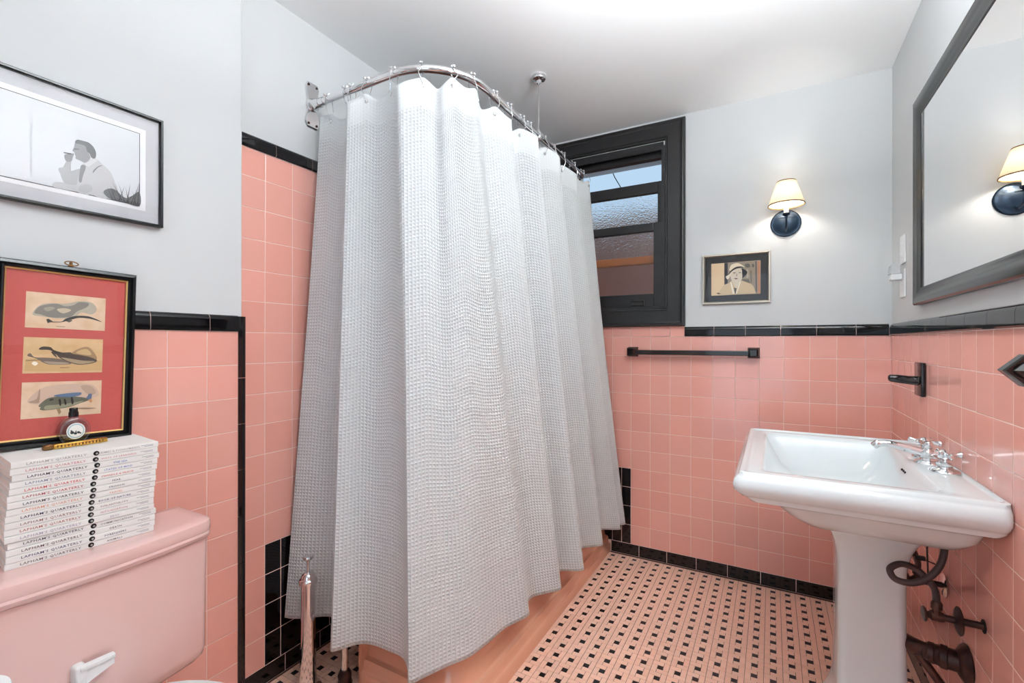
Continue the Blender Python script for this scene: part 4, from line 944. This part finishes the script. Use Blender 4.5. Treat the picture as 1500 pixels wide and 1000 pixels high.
# ------------------------------------------------------------------ towel bar on the far wall
tw = thing('towel_bar', 'black towel bar with square posts on the pink tiled far wall', 'towel bar', (-.385, YF, 1.165))
for xx in (-.69, -.08):
    bm = B()
    loft(bm, [[Vector((xx+sx*a, YF-d, 1.168+sz*a)) for sx, sz in ((-1, -1), (1, -1), (1, 1), (-1, 1))] for a, d in ((.027, 0.0005), (.027, .012), (.024, .016), (.021, .03), (.023, .052), (.022, .058), (.014, .064))])
    obj('post', bm, 'black_ceramic', tw)
bm = B(); box(bm, -.672, -.098, YF-.053, YF-.030, 1.153, 1.179, .004); obj('bar', bm, 'black_ceramic', tw)

# ------------------------------------------------------------------ black ceramic holders on the right wall
hk = thing('robe_hook', 'black ceramic plate with a straight peg left of the sink tap on the pink wall', 'hook', (XR, 2.156, 1.09))
bm = B(); box(bm, XR-.015, XR-.0004, 2.112, 2.2, 1.03, 1.15, .004, 2); obj('plate', bm, 'black_ceramic', hk, 40)
obj('peg', tube(B(), [(XR-.012, 2.156, 1.084), (XR-.04, 2.156, 1.086), (XR-.075, 2.156, 1.09), (XR-.093, 2.156, 1.092), (XR-.098, 2.156, 1.092)], [.017, .015, .015, .013, .007], 14), 'black_ceramic', hk, 40)
dh = thing('diamond_hook', 'black diamond-shaped ceramic knob at the right edge of the pink wall', 'hook', (XR, 1.295, 1.165))
def dia(a, y): return [Vector((.4345+a*c, y, 1.165+a*s)) for c, s in ((1, 0), (0, 1), (-1, 0), (0, -1))]
bm = B(); loft(bm, [dia(.028, 1.318), dia(.032, 1.315), dia(.032, 1.290), dia(.029, 1.284), dia(.018, 1.287), dia(.014, 1.284), dia(.004, 1.276)]); obj('knob', bm, 'black_ceramic', dh)
obj('wall_post', box(B(), .44, XR-.0005, 1.292, 1.312, 1.152, 1.178, .003), 'black_ceramic', dh)

# ------------------------------------------------------------------ pedestal sink
sk = thing('pedestal_sink', 'white rectangular pedestal sink with stepped rim below the mirror', 'sink', (.27, 1.825, 0))
YS0, YS1, XB = 1.438, 2.212, XR-.001
def RR(x0, ins, z, r): return rring(x0, XB, YS0+ins, YS1-ins, r, z, 7)
def RB(x0, ins, z, r, back): return rring(x0, XB-back, YS0+ins, YS1-ins, r, z, 7)
rings = [rring(.15, .41, 1.69, 1.96, .03, .655, 7), rring(.142, .42, 1.68, 1.97, .03, .666, 7), rring(.105, .43, 1.64, 2.01, .05, .675, 7), rring(.075, .44, 1.575, 2.075, .06, .692, 7), rring(.04, .447, 1.515, 2.135, .05, .730, 7), rring(.012, .450, 1.50, 2.15, .04, .757, 7),
         rring(-.004, .452, 1.487, 2.163, .04, .767, 7), rring(-.035, .455, 1.472, 2.178, .03, .771, 7), rring(-.052, .46, 1.456, 2.194, .02, .776, 7), RR(-.063, .016, .784, .02), RR(-.066, .013, .7895, .02), RR(-.076, .006, .792, .02), RR(-.083, -.003, .800, .02), RR(-.093, -.012, .811, .02), RR(-.096, -.014, .824, .02), RR(-.093, -.011, .838, .02),
         RR(-.086, -.004, .847, .02), RR(-.081, .001, .852, .018), RR(-.079, .003, .8585, .016), RB(-.076, .006, .860, .016, .002), RB(-.066, .016, .8605, .014, .008), RB(-.063, .019, .857, .014, .010), RB(-.056, .026, .8545, .014, .014), RB(-.05, .032, .8555, .014, .02)]
rings += [rring(-.028, .370, YS0+.062, YS1-.062, .03, .8555, 7), rring(-.022, .366, YS0+.067, YS1-.067, .03, .853, 7), rring(-.014, .358, YS0+.074, YS1-.074, .035, .838, 7), rring(.03, .315, YS0+.14, YS1-.14, .05, .77, 7), rring(.07, .265, YS0+.2, YS1-.2, .06, .745, 7), rring(.13, .22, YS0+.32, YS1-.32, .04, .738, 7)]
bm = B(); loft(bm, rings); obj('basin', bm, 'porcelain', sk, 50)
pr = [(.15, .39, .108, .02, 0), (.148, .392, .11, .02, .04), (.155, .385, .104, .02, .055), (.168, .366, .096, .025, .09), (.178, .352, .088, .025, .14), (.180, .348, .085, .025, .3), (.180, .348, .085, .025, .53), (.177, .352, .087, .025, .57), (.171, .361, .093, .025, .605), (.163, .372, .101, .025, .630), (.156, .38, .108, .025, .643), (.155, .382, .110, .025, .654)]
bm = B(); loft(bm, [rring(a, b, 1.825-c, 1.825+c, r, z, 5) for a, b, c, r, z in pr]); obj('pedestal', bm, 'porcelain', sk, 40)
bm = B()
for k in range(3):
    lathe(bm, [(0, -.004), (.0034, -.004), (.0034, .0012), (0, .0012)], (.3515, 1.802+k*.019, .8285), (-.85, 0, .5), 12, 1.9, 1)
tag(obj('overflow_hole', bm, 'hole', sk), 'three dark overflow holes')
obj('drain', lathe(B(), [(0, 0), (.022, 0), (.02, .002), (0, .003)], (.175, 1.825, .738), seg=24), 'chrome', sk, 40)
# tap set: spout and two cross handles on one bridge each
fa = thing('sink_tap', 'polished chrome tap with long spout and two cross handles on the sink', 'tap', (.41, 1.83, .856))
ZS = .8556; FX = .412; FY = 1.832
obj('spout_base', lathe(B(), [(0, 0), (.034, 0), (.035, .004), (.029, .010), (.021, .013), (.019, .018), (.022, .024), (.022, .036), (.015, .043), (.009, .047), (.012, .053), (.013, .060), (.009, .067), (0, .069)], (FX, FY, ZS), seg=28), 'chrome', fa, 40)
bm = B(); pts = crom([(FX, FY, ZS+.027), (FX-.03, FY, ZS+.036), (FX-.07, FY, ZS+.046), (FX-.10, FY, ZS+.051), (FX-.124, FY, ZS+.047)], 6)
tube(bm, pts, [.0135-.005*i/(len(pts)-1) for i in range(len(pts))], 14); obj('spout', bm, 'chrome', fa, 40)
obj('spout_tip', lathe(B(), [(0, 0), (.010, 0), (.0115, .003), (.0115, .018), (.009, .021), (0, .021)], (FX-.118, FY, ZS+.053), (-.75, 0, -.75), 16), 'chrome', fa, 40)
for yy, rot in ((1.735, 8), (1.928, 55)):
    h = obj('handle', lathe(B(), [(0, 0), (.032, 0), (.034, .003), (.030, .008), (.020, .011), (.016, .016), (.020, .021), (.020, .027), (.012, .031), (.011, .036), (.0165, .041), (.0175, .050), (.0165, .058), (.010, .063), (0, .065)], (FX+.014, yy, ZS), seg=28), 'chrome', fa, 40)
    for k in range(4):
        a = R(rot+90*k); d = Vector((math.cos(a), math.sin(a), .04))
        obj('cross_arm', lathe(B(), [(0, .012), (.0062, .014), (.0048, .022), (.0054, .028), (.0082, .034), (.0088, .040), (.006, .044), (0, .0445)], (FX+.014, yy, ZS+.050), d, 12), 'chrome', h, 40)

# ------------------------------------------------------------------ plumbing under the sink
tp = thing('drain_trap', 'dark corroded drain pipe with round wall flange under the sink', 'drain pipe', (XR, 1.72, .357))
yt, zt_ = 1.715, .340
obj('wall_flange', lathe(B(), [(0, .0005), (.051, .0005), (.053, .004), (.047, .012), (.036, .020), (.028, .024), (0, .024)], (XR, yt, zt_), (-1, 0, 0), 28), 'rust_iron', tp, 40)
bm = B(); lathe(bm, [(0, .012), (.027, .014), (.028, .028), (.028, .040), (.031, .042), (.031, .056), (.028, .059), (.026, .068), (.028, .070), (.028, .082), (.0235, .086), (.022, .094), (0, .096)], (XR, yt, zt_), Vector((-1, .28, -.02)), 20); obj('coupling', bm, 'rust_iron', tp, 40)
obj('arm', tube(B(), crom([(XR-.085, yt+.026, zt_-.002), (XR-.11, yt+.045, zt_-.003), (XR-.128, yt+.070, zt_-.006), (XR-.135, yt+.095, zt_-.02)], 6), .021, 16), 'rust_iron', tp, 40)
obj('branch_pipe', tube(B(), [(.352, 1.765, .345), (.385, 1.75, .300), (XR-.004, 1.722, .19)], .0115, 12), 'rust_iron', tp, 40)
def valve(yv, zv, label, far):
    t = thing('supply_valve', label, 'valve', (XR, yv, zv))
    xo = .378 if not far else .402
    obj('stub_pipe', cyl(B(), (XR-.001, yv, zv), (xo, yv, zv), .0088, 12), 'rust_iron', t, 40)
    fo = .046 if not far else .002
    obj('escutcheon', lathe(B(), [(.009, 0), (.034, 0), (.035, .003), (.029, .007), (.014, .010), (.009, .010)], (XR-fo, yv, zv), (-1, 0, 0), 24), 'rust_iron' if not far else 'nickel', t, 40)
    obj('valve_body', lathe(B(), [(0, -.014), (.011, -.014), (.0125, -.008), (.0125, .012), (.009, .015), (.0065, .026), (0, .026)], (xo, yv, zv), (-1, 0, 0), 14), 'rust_iron', t, 40)
    obj('outlet_nut', lathe(B(), [(0, -.008), (.010, -.008), (.010, .018), (.0125, .020), (.0125, .034), (.009, .04), (0, .04)], (xo, yv, zv), (0, 0, 1), 8), 'rust_iron', t, 40)
    obj('handwheel', lathe(B(), [(0, 0), (.021, 0), (.023, .003), (.021, .006), (.006, .008), (0, .008)], (xo-.022, yv, zv), (-1, 0, 0), 12, 1, .8), 'rust_iron', t, 40)
    return t, (xo, yv, zv+.036)
t, o = valve(1.606, .503, 'corroded supply valve with loose round cover plate nearest under the sink', False)
obj('hose', tube(B(), crom([o, (.380, 1.63, .562), (.371, 1.655, .575), (.354, 1.668, .590), (.331, 1.668, .600), (.309, 1.664, .599), (.290, 1.655, .584), (.300, 1.645, .564), (.334, 1.643, .562), (.366, 1.648, .579), (.390, 1.655, .606), (.404, 1.665, .636), (.412, 1.68, .678), (.42, 1.715, .76)], 8), .0085, 12), 'rubber_hose', t, 40)
obj('wall_hole', lathe(B(), [(0, 0), (.017, 0), (.017, .0012), (0, .0012)], (XR-.001, 1.606, .503), (-1, 0, 0), 14), 'hole', t)
t, o = valve(1.905, .470, 'corroded supply valve with bright cover plate against the pink tile under the sink', True)
obj('hose', tube(B(), crom([o, (.402, 1.90, .53), (.385, 1.88, .575), (.37, 1.875, .61), (.385, 1.885, .65), (.42, 1.915, .76)], 8), .0085, 12), 'rubber_hose', t, 40)
lr = thing('drain_lift_rod', 'thin black lift rod with clamp under the sink', 'rod', (.41, 1.83, .72))
obj('rod', tube(B(), [(.411, 1.83, .74), (.409, 1.83, .60), (.411, 1.83, .52)], .0024, 8), 'frame_black', lr)
obj('pivot_rod', tube(B(), [(.365, 1.826, .579), (.43, 1.826, .558)], .0019, 8), 'frame_black', lr)
obj('clamp', box(B(), .378, .404, 1.818, 1.830, .564, .577, .003), 'frame_black', lr)
